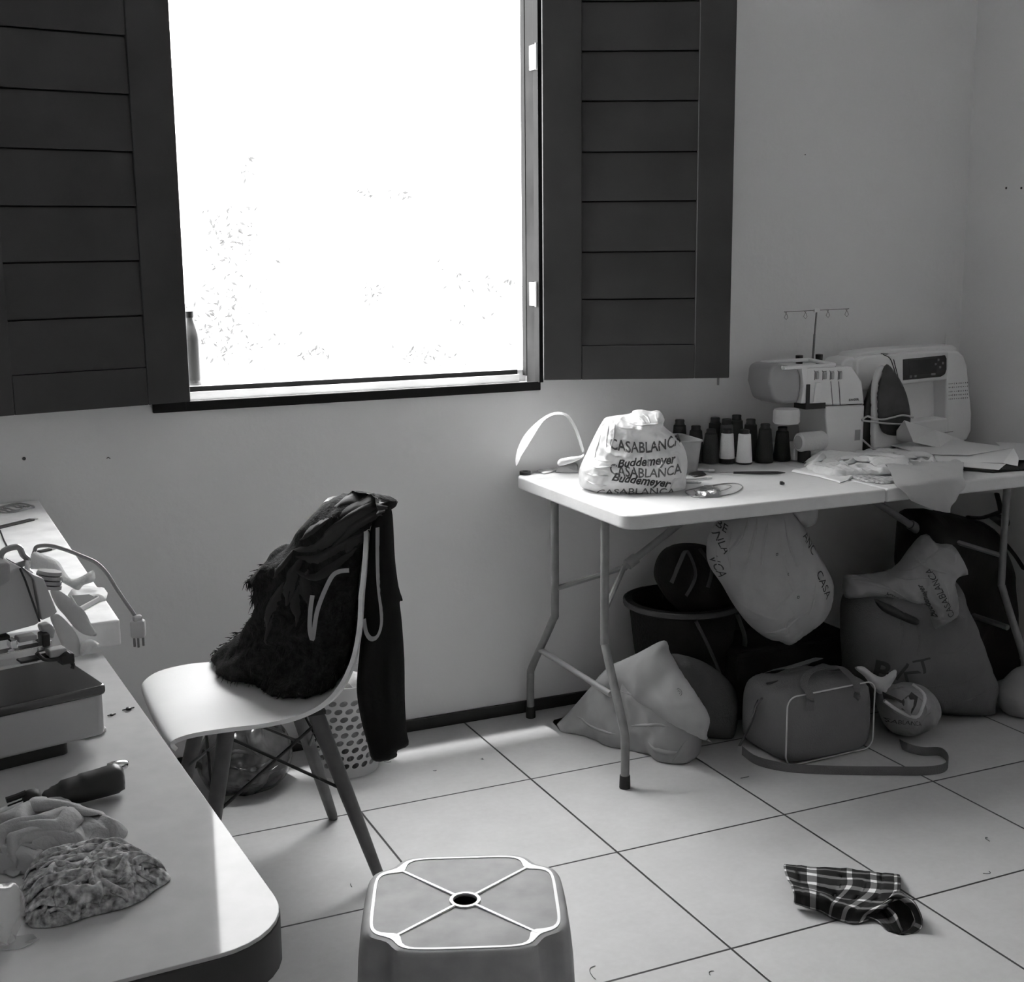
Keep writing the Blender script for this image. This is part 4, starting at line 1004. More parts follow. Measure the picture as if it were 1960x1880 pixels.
CONES = [((1391, 890), 'white', 'b', .112, 'white thread cone with a broad black base band, in the front row'), ((1424, 891), 'white', 's', .112, 'white thread cone with a thin black base, in the front row beside the black cones'),
         ((1463, 889), 'black', None, .128, 'tall black thread cone right of the white front row cones'), ((1496, 885), 'black', None, .112, 'black thread cone nearest the overlock machine, last of the front row'),
         ((1360, 890), 'grey', None, .112, 'charcoal thread cone directly left of the white cones'), ((1331, 889), 'dark', None, .122, 'dark thread cone at the left end of the front row, beside the plastic container')]
for (a, tone, bs_, h, lab) in CONES:
    x, y = cz(*a); cone('', lab, x, y, tone, 'b', bs_, h=h * .94, rb=.0270 if tone != 'white' else .0240)
f0 = Vector((.73, -.085, 0))
for (xp, yt, tone, lab) in ((1301, 803, 'dark', 'dark thread cone half hidden behind the plastic container'), (1369, 799, 'dark', 'dark thread cone in the back row behind the charcoal one'), (1391, 802, 'mid', 'grey thread cone with a black tip directly behind the white cone with the broad base'),
                            (1410, 794, 'mid', 'grey thread cone at the back, showing in the gap between the two white cones'), (1437, 802, 'black', 'black thread cone in the back row, squeezed behind the tall black one')):
    p = P(xp, yt, Z=TT + .112); 
    yy = {1301: -.06, 1369: -.085, 1391: -.12, 1410: -.05, 1437: -.13}[xp]; d = P(xp, yt + 10, Y=yy); hh = P(xp, yt, Y=yy).z - TT
    cone('', lab, d.x, yy, tone, 'b', None, h=hh, rb=.0265)

# overlock machine
ov = thing('overlock_machine', 'pale overlock sewing machine with four tension slots and a thread stand, against the wall', 'overlock machine', P(1520, 880, Z=TT), R(-1))
ov.location.y = -.215; ov.location.x = P(1520, 880, Y=-.215).x
def lz(x, y, dy=0): q = rel(ov, P(x, y, Y=ov.location.y + dy)); return q.x, q.z
def prismY(b, poly, y0, y1, bev=.003, mi=0):
    """polygon in local x,z extruded from y0 to y1"""
    b.prism([(x, -z) for x, z in poly][::-1] if False else [(x, z) for x, z in poly], -y1, -y0, Matrix.Rotation(R(90), 4, 'X'), bev, mi); return b
W_ = lz(1650, 862)[0]; Ht = lz(1600, 699)[1]
body = [(0, 0), (W_, .0), (W_ - .002, lz(1650, 731)[1]), (W_ - .022, Ht), (lz(1560, 705)[0], Ht), (lz(1551, 712)[0], Ht - .01)]
b = MB()
prismY(b, [lz(1579, 776), (W_, lz(1640, 776)[1]), lz(1649, 731), lz(1630, 702), lz(1560, 702), lz(1534, 704), lz(1537, 740), lz(1532, 773)], 0, .15, .006)
prismY(b, [(0, .0), (W_, .0), (W_, lz(1640, 776)[1]), lz(1579, 777), lz(1579, 800), lz(1583, 840), lz(1575, 856), (0, lz(1521, 858)[1])], 0, .15, .005)
b.build('machine_body', M_mach2, ov)
b = MB(); prismY(b, [lz(1484, 768), lz(1475, 735), lz(1478, 705), lz(1492, 697), lz(1528, 703), lz(1536, 720), lz(1535, 745), lz(1530, 772), lz(1500, 775)], .004, .13, .012); b.build('end_cover', M_machd, ov)
b = MB(); prismY(b, [lz(1533, 704), lz(1544, 703), lz(1542, 735), lz(1538, 771), lz(1531, 772), lz(1537, 740)], -.004, .10, .002); b.build('cover_edge', M_mach2, ov)
# dark needle space
b = MB(); x0, z1 = lz(1543, 736); x1, z0 = lz(1579, 774); b.box((x0, -.004, z0), (x0 + .012, .03, z1)); b.box((x0, -.001, z0 - .012), (x1, .06, z0 + .006)); b.build('needle_space', M_line, ov)
b = MB(); b.prism([(0, 0), (.03, 0), (.026, .06), (.008, .06)], 0, .006, Matrix.Translation((lz(1554, 770)[0], -.001, lz(1554, 770)[1])) @ Matrix.Rotation(R(90), 4, 'X'), .001); b.build('presser_cover', M_mach2, ov)
for (xs_, yy) in ((1563, 719), (1578, 719), (1592, 719), (1607, 719)):
    x, z = lz(xs_, yy); b = MB(); b.box((x - .0055, -.0055, z - .011), (x + .0055, .002, z + .011), bev=.003); dl = b.build('tension_dial', M_machd, ov)
    b = MB(); b.tube([Vector((x - .008, -.001, z - .013)), Vector((x - .008, -.001, z + .012)), Vector((x + .005, -.001, z + .014))], .0009, 5); b.tube([Vector((x - .008, -.001, z + .012)), Vector((x - .016, .006, z + .030))], .0009, 5); b.build('slot_edge', M_line, ov)
b = MB()
for (a, c) in (((1589, 730), (1593, 776)), ((1604, 730), (1607, 775)), ((1579, 777), (1649, 773))):
    p, q = lz(*a), lz(*c); b.tube([Vector((p[0], -.0005, p[1])), Vector((q[0], -.0005, q[1]))], .0009, 5)
b.build('panel_seam', M_line, ov)
def label_on(parent, txt, x, z, size, m, y=-.0012, name='printed_lettering', bold=0, space=1.1):
    vs, fs = text_mesh(txt, size, bold, 0, space); b = MB(); b._add([Vector((v.x + x, y, v.y + z)) for v in vs], fs); return b.build(name, m, parent, smooth=0)
label_on(ov, 'SINGER', *lz(1632, 765), .0095, M_ink, bold=.0003, space=1.25)
b = MB(); b.box((lz(1634, 843)[0], -.0008, lz(1634, 843)[1]), (lz(1645, 822)[0], .0, lz(1645, 822)[1])); b.build('faded_label', M_machd, ov)
# carrying frame on top, thread tree
b = MB(); zt_ = Ht + .004
q = [(lz(1500, 700)[0], .0, zt_ - .004), (lz(1497, 690)[0], .11, zt_ + .004), (lz(1588, 685)[0], .11, zt_ + .006), (lz(1597, 697)[0], .0, zt_ - .002)]
for i in range(4): b.tube([Vector(q[i]), Vector(q[(i + 1) % 4])], .006, 8)
b.build('top_tray_frame', M_mach2, ov)
yy = .12; wy = ov.location.y + yy
pt_ = lambda x, y: rel(ov, P(x, y, Y=wy))
b = MB(); b.tube([pt_(1555, 690), pt_(1563, 596)], .0028, 8); b.tube([pt_(1556, 690), pt_(1559, 640)], .0036, 8); b.build('stand_pole', M_steel, ov)
b = MB(); b.tube([pt_(1501, 597), pt_(1562, 594), pt_(1625, 591)], .0012, 6); 
for x in (1504, 1541, 1584, 1620):
    y0_ = 597 - (x - 1501) * .05; b.tube([pt_(x - 2, y0_), pt_(x + 2, y0_ + 5), pt_(x + 4, y0_ + 11), pt_(x + 1, y0_ + 15), pt_(x - 3, y0_ + 11), pt_(x, y0_ + 5), pt_(x + 2, y0_)], .0009, 5)
b.build('thread_guides', M_steel, ov)
b = MB(); b.box(tuple(pt_(1558, 598) - Vector((0, .004, 0))), tuple(pt_(1568, 591) + Vector((0, .004, 0)))); b.build('guide_clamp', M_mach2, ov)
for i, (x, y) in enumerate(((1530, 684), (1568, 682))):
    p = pt_(x, y); b = MB(); b.lathe([(.010, -.03), (.012, .0), (.012, .006), (.009, .007)], 16, Matrix.Translation(p)); b.build('spool_cap', M_black, ov)
p = P(1610, 683, Y=wy + .01); sp_ = thing('thread_spool', 'pale thread spool with a black cap standing behind the overlock machine', 'thread spool', (p.x, p.y, TT))
hh = p.z - TT; b = MB(); b.lathe([(.017, .0), (.02, .002), (.0145, hh - .016), (.013, hh - .014)], 20); b.build('thread_winding', M_mach2, sp_)
b = MB(); b.lathe([(.0135, hh - .015), (.014, hh - .012), (.014, hh), (.012, hh + .001)], 20); b.build('spool_cap', M_black, sp_)
# two white rolls in front of the overlock machine
yr = ov.location.y - .035
c1 = P(1513, 798, Y=yr); r1 = thing('tape_roll', 'white roll lying flat on top of the horizontal roll beside the overlock machine', 'tape roll', (c1.x, c1.y + .02, c1.z - .023))
b = MB(); b.lathe([(.020, .0), (.037, .001), (.0405, .006), (.0405, .038), (.037, .045), (.02, .046), (.008, .044)], 32); b.build('roll', M_white, r1)
c2 = P(1553, 845, Y=yr); r2 = thing('tape_roll', 'white horizontal roll lying in front of the foot of the overlock machine', 'tape roll', (c2.x, c2.y + .002, c2.z))
b = MB(); b.lathe([(.006, -.048), (.024, -.048), (.0285, -.044), (.030, -.03), (.030, .040), (.027, .046), (.01, .047)], 32, Matrix.Rotation(R(90), 4, 'Y')); b.build('roll', M_white, r2)
b = MB(); b.lathe([(.001, -.0495), (.020, -.0488), (.0215, -.0482)], 24, Matrix.Rotation(R(90), 4, 'Y')); b.build('roll_core', M_machd, r2)
b = MB(); b.box((-.036, -.02, -c2.z + TT), (-.012, .02, -.026), bev=.004); b.build('roll_cradle', M_black, r2)

# sewing machine
YS = -.17
sm = thing('sewing_machine', 'cream computerized sewing machine with a dark control panel at the right end of the table', 'sewing machine', (P(1612, 850, Y=YS).x, YS, TT), R(0))
def sz(x, y): q = rel(sm, P(x, y, Y=YS)); return q.x, q.z
def pY(b, pxs, y0, y1, bev=.003): return prismY(b, [sz(*a) for a in pxs], y0, y1, bev)
b = MB()
pY(b, [(1812, 848), (1852, 843), (1860, 825), (1861, 792), (1852, 700), (1846, 682), (1836, 672), (1812, 672), (1812, 725)], 0, .125, .009)        # column
pY(b, [(1640, 748), (1640, 690), (1655, 682), (1725, 676), (1815, 671), (1815, 727), (1729, 737), (1722, 748)], .0, .125, .008)      # arm
pY(b, [(1640, 858), (1640, 816), (1765, 806), (1815, 800), (1815, 847)], -.0, .125, .006)                                               # bed
pY(b, [(1618, 800), (1618, 700), (1626, 688), (1652, 684), (1652, 800)], .02, .12, .010)                                            # left cap
b.build('machine_body', M_mach, sm)
b = MB(); pY(b, [(1722, 812), (1729, 735), (1812, 725), (1814, 806)], .06, .10, .004); b.build('throat_wall', M_mach2, sm)
b = MB(); pY(b, [(1640, 692), (1650, 677), (1700, 670), (1832, 661), (1842, 668), (1835, 676), (1725, 682)], .02, .11, .006); b.build('top_lid', M_mach, sm)
b = MB(); pY(b, [(1728, 688), (1808, 680), (1811, 686), (1811, 707), (1808, 716), (1800, 721), (1728, 728)], -.0025, .003, .001); dpn = b.build('control_panel', M_black, sm)
M_btn = mat('grey_button', .22, .5)
b = MB()
for (x, y, w, h) in ((1795, 689, 5, 5), (1789.5, 697, 6, 5), (1803.5, 695, 5, 5), (1798, 703, 6, 5), (1785, 716, 13, 5), (1742, 721, 6, 6), (1751, 720, 6, 5)):
    b = MB(); cx, cz_ = sz(x, y); k = .00145; b.box((cx - w * k / 2, -.0042, cz_ - h * k / 2), (cx + w * k / 2, -.002, cz_ + h * k / 2), bev=.0012); b.build('button', M_btn, sm)
b = MB(); x, z = sz(1740, 683); x2, z2 = sz(1786, 722); b.box((x, -.0034, z2 + .012), (x2 + .01, -.002, z - .010)); b.build('display_screen', mat('dark_screen', .02, .2), sm)
rnd = random.Random(9); b = MB()
for row, yy_ in enumerate((735, 742, 750, 757, 764)):
    for k in range(11):
        x, z = sz(1816 + k * 3.5, yy_ - k * .25); h = rnd.uniform(.002, .006); b.box((x, -.0006, z - h / 2), (x + rnd.uniform(.0012, .003), .0005, z + h / 2))
b.build('stitch_chart', M_ink, sm)
b = MB(); p, q = sz(1808, 828), sz(1824, 826); b.tube([Vector((p[0], -.0005, p[1])), Vector((q[0], -.0005, q[1]))], .0009, 5); b.build('panel_seam', M_line, sm)
q = rel(sm, P(1809, 668, Y=YS + .07)); q2 = rel(sm, P(1811, 638, Y=YS + .07)); b = MB(); b.tube([q, q2], [.0028, .0020], 8); b.build('spool_pin', M_mach, sm)
for (pts) in (((1690, 679), (1702, 685), (1709, 700), (1718, 730)), ((1710, 688), (1716, 712), (1720, 728)), ((1686, 677), (1698, 678))):
    b = MB(); b.tube(catmull([Vector((sz(*a)[0], -.001, sz(*a)[1])) for a in pts], 4, False), .0014, 5); b.build('thread_slot', M_line, sm)
b = MB(); x, z = sz(1698, 674); b.box((x - .004, .03, z - .004), (x + .005, .04, z + .004), bev=.002); b.build('slide_knob', M_black, sm)

# clothes iron standing on its heel between the machines
ir = thing('clothes_iron', 'clothes iron standing on its heel, dark soleplate showing, between the two machines', 'iron', (P(1690, 858, Z=TT).x, -.235, TT))
pl = vert_plane((ir.location.x, -.245, TZ), (ir.location.x + .3, -.215, TZ))
o_ = Inflate(trace([(1697, 697), (1690, 712), (1682, 738), (1680, 770), (1682, 805), (1687, 824), (1698, 832), (1718, 834), (1738, 828), (1743, 800), (1738, 765), (1727, 735), (1710, 708)], pl), *pl, Tf=.004, Tb=.008, Rr=.004, cell=.007, smooth=3)
o_.build('soleplate', mat('worn_soleplate', .055, .4, metal=.3, nscale=20, namp=.3), ir, loc=(0, 0, 0)).location = -ir.location
pl_b = (pl[0] - pl[3] * .014,) + pl[1:]
o_ = Inflate(trace([(1692, 700), (1684, 706), (1676, 732), (1673, 775), (1673, 858), (1690, 861), (1715, 856), (1735, 845), (1745, 820), (1740, 770), (1722, 725)], pl_b), *pl_b, Tf=.006, Tb=.03, Rr=.02, cell=.008, smooth=3)
o_.build('iron_body', M_mach, ir, loc=(0, 0, 0)).location = -ir.location
pl_c = (pl[0] - pl[3] * .045,) + pl[1:]
o_ = Inflate(trace([(1686, 709), (1674, 728), (1662, 760), (1654, 785), (1651, 860), (1676, 861), (1690, 800)], pl_c), *pl_c, Tf=.012, Tb=.025, Rr=.02, cell=.008, smooth=3)
o_.build('handle', M_black, ir, loc=(0, 0, 0)).location = -ir.location
pl_d = (pl[0] + pl[3] * .012,) + pl[1:]
for pts in ([(1650, 804), (1660, 797), (1672, 801), (1690, 803), (1710, 799), (1728, 795), (1748, 799)], [(1650, 805), (1675, 808), (1700, 811), (1722, 812), (1738, 810)], [(1651, 842), (1660, 850), (1672, 860), (1682, 866)]):
    q = catmull([v - ir.location for v in onp(pts, pl_d)], 5, False); b = MB(); b.tube(q, .0032, 8); b.build('power_cord', mat('white_cord', .45, .5), ir)

# cloth and paper heap on the right half of the table
WR = [(.020, 9, 5, R(25)), (.008, 22, 12, R(-35)), (.003, 50, 40, 0)]
flat('pattern_magazine', [(1600, 905), (1700, 915), (1722, 923), (1690, 927), (1655, 922)], mat('printed_paper', .35, .6, nscale=90, namp=.8), 'flat printed magazine edge poking out below the white cloth heap', 'magazine', T=.004)
flat('dark_folder', [(1836, 900), (1900, 905), (2010, 896), (2090, 880), (2010, 865), (1850, 872)], M_dkcl, 'dark flat folder under the pattern papers by the right wall', 'folder', T=.006)
crumple('crumpled_cloth', [(1541, 893), (1550, 878), (1566, 868), (1590, 864), (1606, 872), (1625, 874), (1660, 866), (1700, 866), (1735, 872), (1765, 866), (1795, 880), (1780, 898), (1740, 905), (1700, 908), (1650, 910), (1600, 912), (1562, 906)], TT + .004, M_white, 'crumpled thin white cloth heaped in front of the overlock machine', 'cloth', .20, .05, .020, 34, R(-15), 3, spread=.5, body=.010, sink=.40, wave=.018)
o, _ = flat('pattern_paper_sheet', [(1515, 903), (1545, 896), (1605, 900), (1662, 905), (1640, 912), (1608, 925), (1570, 914)], M_paper, 'white paper sheet with a pointed corner toward the table edge', 'paper', T=.002, wr=[(.004, 8, 8, 0)], z=TT)
def sheet(name, pts, faces, label, m=None, th=.0012):
    b = MB(); b._add(pts, faces); bmesh.ops.triangulate(b.bm, faces=[f for f in b.bm.faces if len(f.verts) > 4])
    o = b.build(name, m or M_paper, None, smooth=20, solid=th, loc=sum(pts, Vector()) / len(pts)); return tag(o, label, 'paper')
Zt = lambda x, y, z: P(x, y, Z=TZ + z)
w0 = P(1731, 805, Y=-.30); w1 = P(1846, 843, Y=-.22)
sheet('folded_pattern_paper', [Zt(1716, 845, .035), P(1716, 825, Y=-.33), w0, Zt(1748, 846, .045), w1, P(1790, 823, Y=-.26), Zt(1800, 858, .03)], [(0, 1, 2, 3), (3, 2, 5, 4, 6)], 'stiff folded pattern paper standing up in a wedge before the sewing machine')
sheet('pattern_paper_sheet', [Zt(1706, 853, .03), Zt(1745, 845, .034), Zt(1795, 838, .036), Zt(1940, 857, .034), Zt(1855, 871, .030), Zt(1767, 869, .028)], [(0, 1, 5), (1, 2, 3, 4, 5)], 'large pale folded pattern paper spread in front of the sewing machine')
sheet('pattern_paper_sheet', [Zt(1767, 869, .026), Zt(1855, 871, .028), Zt(1940, 857, .033), Zt(1950, 877, .024), Zt(1948, 892, .012), Zt(1920, 886, .012), Zt(1835, 885, .012), Zt(1795, 883, .012)], [(0, 1, 6, 7), (1, 2, 3, 4, 5, 6)], 'rolled lower layer of pattern paper over the dark folder at the right end')
sheet('pattern_paper_sheet', [Zt(1840, 893, .010), Zt(1845, 884, .012), Zt(1925, 888, .012), Zt(1912, 899, .010)], [(0, 1, 2, 3)], 'narrow white paper layer sticking out between dark folder and rolled pattern paper')
sheet('pattern_paper_sheet', [Zt(1905, 846, .018), Zt(1990, 850, .02), Zt(2010, 880, .018), Zt(1945, 880, .018)], [(0, 1, 2, 3)], 'pale paper behind the rolled pattern paper against the right wall')
# sheer cloth draped over the front edge: one grid, part on the table, part hanging
b = MB()
up_ = [(1690, 892), (1730, 888), (1770, 889), (1803, 890), (1831, 885), (1845, 892)]
ed_ = [(1713, 930), (1745, 929), (1775, 928), (1800, 926), (1822, 924), (1842, 922)]
lo_ = [(1741, 958), (1757, 965), (1782, 975), (1810, 981), (1822, 960), (1838, 940)]
def lerpP(L_, t, **k):
    f = t * (len(L_) - 1); i = min(int(f), len(L_) - 2); a = f - i
    return P(L_[i][0] * (1 - a) + L_[i + 1][0] * a, L_[i][1] * (1 - a) + L_[i + 1][1] * a, **k)
def sheer(u, v):
    A = lerpP(up_, u, Z=TZ + .012); E = lerpP(ed_, u, Y=TY0 - .004); E.z = TZ + .004; Lw = lerpP(lo_, u, Y=TY0 - .014)
    if v < .5: t = v / .5; p = A.lerp(E, t); p.z += .012 * math.sin(t * math.pi) + fold(p.x, p.y, .008, 14, 10, .5, 2) * (1 - t * .5) + .004
    else: t = (v - .5) / .5; p = E.lerp(Lw, t); p.y -= .010 * math.sin(t * math.pi) + .006 + fold(p.x, p.z, .006, 22, 6, .2, 4) * t; p.z += .004 * (1 - t)
    return p
b.grid(sheer, 34, 40); o = b.build('sheer_cloth', M_sheer, None, smooth=80, solid=.0010, loc=(1.2, -.70, .74)); tag(o, 'sheer white cloth hanging down over the front edge of the table beside its seam', 'cloth')

# small tools on the table
kn = thing('craft_knife', 'slim black-handled craft knife lying before the thread cones', 'knife', P(1440, 905, Z=TT))
a, c = P(1404, 905, Z=TT + .005), P(1503, 905, Z=TT + .005); b = MB(); b.tube([rel(kn, a), rel(kn, a.lerp(c, .5)), rel(kn, a.lerp(c, .85)), rel(kn, c)], [.0035, .005, .0045, .0012], 8); b.build('handle', M_black, kn)
a2 = P(1378, 905, Z=TT + .004); b = MB(); b.tube([rel(kn, a2), rel(kn, a)], [.003, .0035], 6, flat=.3); b.build('blade', M_chrome, kn)
cl = thing('black_clip', 'tiny black clip alone on the table top near its front edge', 'clip', P(1497, 928, Z=TT))
b = MB(); b.box((-.006, -.004, 0), (.002, .005, .010), bev=.002); b.box((-.001, -.002, 0), (.008, .006, .007), bev=.002); b.build('clip_body', M_black, cl)
for (a, c, r_, lab) in (((1312, 899), (1368, 901), .0045, 'white marker pen lying right of the printed shopping bag, farthest of three'), ((1312, 918), (1362, 914), .0040, 'white pen lying right of the printed shopping bag, middle of three'), ((1312, 924), (1342, 923), .0035, 'short white stick nearest the front among three pens')):
    pa, pc = P(*a, Z=TT + r_), P(*c, Z=TT + r_); o = thing('marker_pen', lab, 'pen', (pa + pc) / 2 - Vector((0, 0, r_)), 0, 'pens beside the printed shopping bag')
    b = MB(); b.tube([rel(o, pa), rel(o, pa.lerp(pc, .8))], r_, 10); b.build('pen_barrel', M_pipe, o); b = MB(); b.tube([rel(o, pa.lerp(pc, .8)), rel(o, pc)], [r_ * 1.1, r_ * .9], 10); b.build('pen_cap', M_mach, o)
b = MB(); q = [P(x, y, Z=TT + .001) for x, y in ((1312, 940), (1345, 933), (1385, 926), (1412, 926), (1421, 933), (1405, 944), (1370, 950), (1330, 951))]
b.tube(catmull(q, 5, True), .0016, 6, cap=False); q = [P(x, y, Z=TT + .001) for x, y in ((1330, 935), (1370, 928), (1400, 930), (1380, 940), (1340, 944))]; b.tube(catmull(q, 5, True), .001, 5, cap=False)
o = b.build('curve_ruler', mat('clear_grey_plastic', .25, .3), None, loc=P(1370, 938, Z=TT)); tag(o, 'clear curved tailor ruler lying flat right of the printed shopping bag', 'ruler')
flat('silver_wrapper', [(1330, 948), (1345, 938), (1362, 936), (1380, 944), (1378, 951), (1350, 953)], mat('crumpled_foil', .3, .3, metal=.6, bump=.6), 'small crumpled silver wrapper on the curved ruler near the table edge', 'wrapper', T=.008, wr=[(.006, 40, 40, 0)], cell=.003)
flat('scissor_sheath', [(1318, 908), (1345, 904), (1352, 909), (1330, 914)], M_black, 'small black sheath between the white pens and the shopping bag', 'sheath', T=.005)
# ================================================================== left foreground table
ZL = .7418
def zc(z): return lambda p: Vector((p.x, p.y, max(p.z, z)))
# overlock machine in the foreground, seen from its right end
fm = thing('serger_machine', 'cream metal serger cut off by the left edge, on the foreground work table', 'serger', (-1.219, -1.700, ZL), R(14))
FA = R(14); fx = Vector((-math.cos(FA), -math.sin(FA), 0)); fy = Vector((-math.sin(FA), math.cos(FA), 0))
def fz(x, y, dy=0.0):
    """pixel -> machine-local point on the plane local y = dy"""
    o_ = Vector(fm.location) + fy * dy; return rel(fm, PP(x, y, o_, fy))
zt = fz(207, 1308).z
b = MB(); b.prism(rrect(-.34, .0, .0, .155, .012, 4), .018, zt - .010, bev=.006); b.build('machine_base', M_machf, fm)
b = MB(); b.prism(rrect(-.345, -.004, .003, .158, .010, 4), zt - .014, zt, bev=.004); b.build('bed_plate', mat('dark_polished_plate', .10, .22, metal=.7), fm)
b = MB(); b.prism(rrect(-.30, .01, -.05, .14, .01, 4), .0, .019); b.build('base_foot', M_black, fm)
b = MB(); b.prism(rrect(-.012, .05, .020, .13, .008, 4), .001, .008, bev=.002); b.build('side_lever_plate', M_machf, fm)
# head, arm and its seam
def pF(b, pxs, dy0, dy1, bev=.003, d=None):
    q = [fz(x, y, dy0 if d is None else d) for x, y in pxs]; prismY(b, [(v.x, v.z) for v in q], dy0, dy1, bev); return b
b = MB(); pF(b, [(-140, 1130), (0, 1102), (40, 1085), (62, 1104), (78, 1190), (70, 1197), (0, 1216), (-140, 1240)], .03, .12, .006); b.build('machine_head', M_machf, fm)
b = MB(); pF(b, [(44, 1086), (64, 1100), (84, 1108), (110, 1172), (100, 1180), (80, 1188), (66, 1110)], .025, .10, .005); b.build('face_cover', M_machf, fm)
b = MB(); q = [fz(x, y, .0235) for x, y in ((38, 1088), (48, 1110), (62, 1150), (76, 1190))]; b.tube(q, .0014, 6); b.build('cover_seam', M_line, fm)
b = MB(); pF(b, [(-20, 1082), (20, 1076), (22, 1112), (0, 1125), (-20, 1130)], .022, .06, .004); b.build('presser_lift', M_machd, fm)
b = MB(); q = [fz(x, y, .06) for x, y in ((0, 1072), (3, 1060), (12, 1052), (30, 1047), (38, 1050), (44, 1062), (54, 1074), (30, 1084), (16, 1088))]; b.tube(catmull(q, 4, False), .0042, 8); b.build('thread_hanger', mat('grey_metal_loop', .3, .3, metal=.7), fm)
b = MB(); q = [fz(x, y, .05) for x, y in ((54, 1072), (52, 1090), (60, 1098))]; b.tube(q, .004, 8); b.build('guide_post', M_chrome, fm)
for i, (x0, y0, x1, y1, y2, g) in enumerate(((-30, 1196, 72, 1182, .05, M_black), (22, 1225, 34, 1245, .03, M_chrome), (36, 1215, 72, 1232, .035, M_machd), (0, 1238, 82, 1252, .03, M_chrome), (82, 1212, 96, 1240, .04, M_black), (40, 1252, 115, 1272, .035, M_black),
                                          (96, 1240, 128, 1262, .03, M_machd), (118, 1250, 143, 1275, .025, M_black), (-20, 1215, 20, 1232, .04, M_black), (72, 1225, 100, 1250, .05, M_chrome))):
    p, q = fz(x0, max(y0, y1), y2), fz(x1, min(y0, y1), y2); b = MB()
    b.box((min(p.x, q.x), y2, min(p.z, q.z)), (max(p.x, q.x), y2 + .02, max(p.z, q.z)), bev=.0025)
    b.build(('needle_bar', 'looper_guard', 'needle_clamp', 'stitch_plate', 'presser_foot')[i % 5], g, fm)
b = MB(); q = [fz(x, y, .03) for x, y in ((70, 1250), (84, 1262), (110, 1262), (128, 1250), (132, 1262), (140, 1272), (138, 1280))]; b.tube(catmull(q, 4, False), .0028, 8); b.build('looper_arm', M_black, fm)
b = MB(); pF(b, [(78, 1200), (98, 1193), (108, 1206), (104, 1225), (84, 1215)], .05, .07, .004); b.build('tension_knob', M_machf, fm)
b = MB(); rnd = random.Random(3)
q = fz(82, 1110, .07)
for k in range(4): 
    c_ = fz(95, 1096 + k * 9, .07); b.lathe([(.012, -.0028), (.016, -.0024), (.016, .0024), (.012, .0028)], 20, Matrix.Translation(c_) @ Matrix.Rotation(R(12), 4, 'Y'))
b.build('tension_discs', M_machd, fm)
# foam pads and cloths beside it
def padv(name, px, pl, m, label, cat, T=.006, Rr=.012, wr=(), cell=.005, smooth=3, clampz=ZL, group=None):
    inf = Inflate(trace(px, pl), *pl, Tf=T, Tb=T, Rr=Rr, cell=cell, wr=wr, smooth=smooth); o = inf.build(name, m, None, clamp=zc(clampz + .001)); return tag(o, label, cat, group)
M_pad = mat('white_foam_pad', .50, .85, bump=.1, bscale=90, spec=.2)
pld = vert_plane((-1.19, -1.30, .8), (-1.05, -1.33, .8))
padv('foam_pad', [(96, 1132), (108, 1129), (125, 1138), (145, 1155), (163, 1172), (175, 1196), (186, 1216), (165, 1216), (145, 1204), (125, 1180), (108, 1160)], (pld[0] + Vector((0, .03, 0)),) + pld[1:], M_pad, 'pointed white foam pad curving down toward the end of the bench, upper one of two', 'shoulder pad', T=.006)
padv('foam_pad', [(96, 1182), (108, 1175), (122, 1184), (140, 1204), (151, 1224), (155, 1250), (145, 1258), (128, 1257), (118, 1235), (105, 1205)], pld, M_pad, 'curved white foam pad behind the looper of the foreground serger, lower one of two', 'shoulder pad', T=.006)
pld = vert_plane((-1.20, -1.27, .85), (-1.05, -1.31, .85))
padv('draped_cloth', [(58, 1068), (66, 1056), (90, 1064), (112, 1075), (124, 1094), (136, 1108), (155, 1104), (176, 1092), (181, 1096), (181, 1112), (160, 1120), (150, 1130), (132, 1122), (112, 1110), (95, 1094), (72, 1090), (52, 1088)], pld, M_white,
     'pale cloth with an upturned rounded end heaped behind the foreground serger', 'cloth', T=.016, Rr=.02, wr=[(.008, 18, 9, R(-30))], clampz=.791)
padv('gloved_cloth_roll', [(70, 1094), (86, 1090), (105, 1089), (116, 1098), (120, 1112), (112, 1124), (95, 1130), (80, 1124), (72, 1110)], (pld[0] + Vector((0, -.05, 0)),) + pld[1:], mat('ribbed_grey_cloth', .26, .8, bump=.4, ridge=30), 'ribbed grey cloth bundle tucked between the serger and the pale cloth', 'cloth bundle', T=.018, Rr=.02, wr=[(.006, 4, 50, 0)])
padv('cloth_scraps', [(153, 1240), (158, 1228), (175, 1224), (190, 1232), (192, 1237), (176, 1242), (168, 1250), (155, 1256)], vert_plane((-1.19, -1.30, .76)), M_white, 'white thread scraps at the foot of the bench end on the work table', 'scraps', T=.006, wr=[(.005, 50, 50, 0)])
# things on the bench
ZB = .7905
def flatb(name, px, m, label, cat, **k): return flat(name, px, m, label, cat, z=k.pop('z', ZB), **k)
flatb('paper_packet', [(130, 1140), (150, 1130), (185, 1130), (206, 1136), (203, 1150), (190, 1152), (170, 1158), (150, 1160)], M_paper, 'creased white paper packet near the end of the bench', 'paper', T=.008, wr=[(.004, 20, 20, 0)])
ph = thing('mobile_phone', 'thin white-edged phone with a black face lying on the bench end', 'phone', P(165, 1160, Z=ZB), 0)
q = [rel(ph, P(x, y, Z=ZB)) for x, y in ((135, 1150), (176, 1147), (192, 1152), (150, 1175))]
b = MB(); b.prism([(v.x, v.y) for v in q], .0, .010, bev=.002); b.build('phone_case', M_pad, ph)
c_ = sum(q, Vector()) / 4; b = MB(); b.prism([((v.x - c_.x) * .86 + c_.x, (v.y - c_.y) * .86 + c_.y) for v in q], .010, .0106); b.build('phone_screen', M_line, ph)
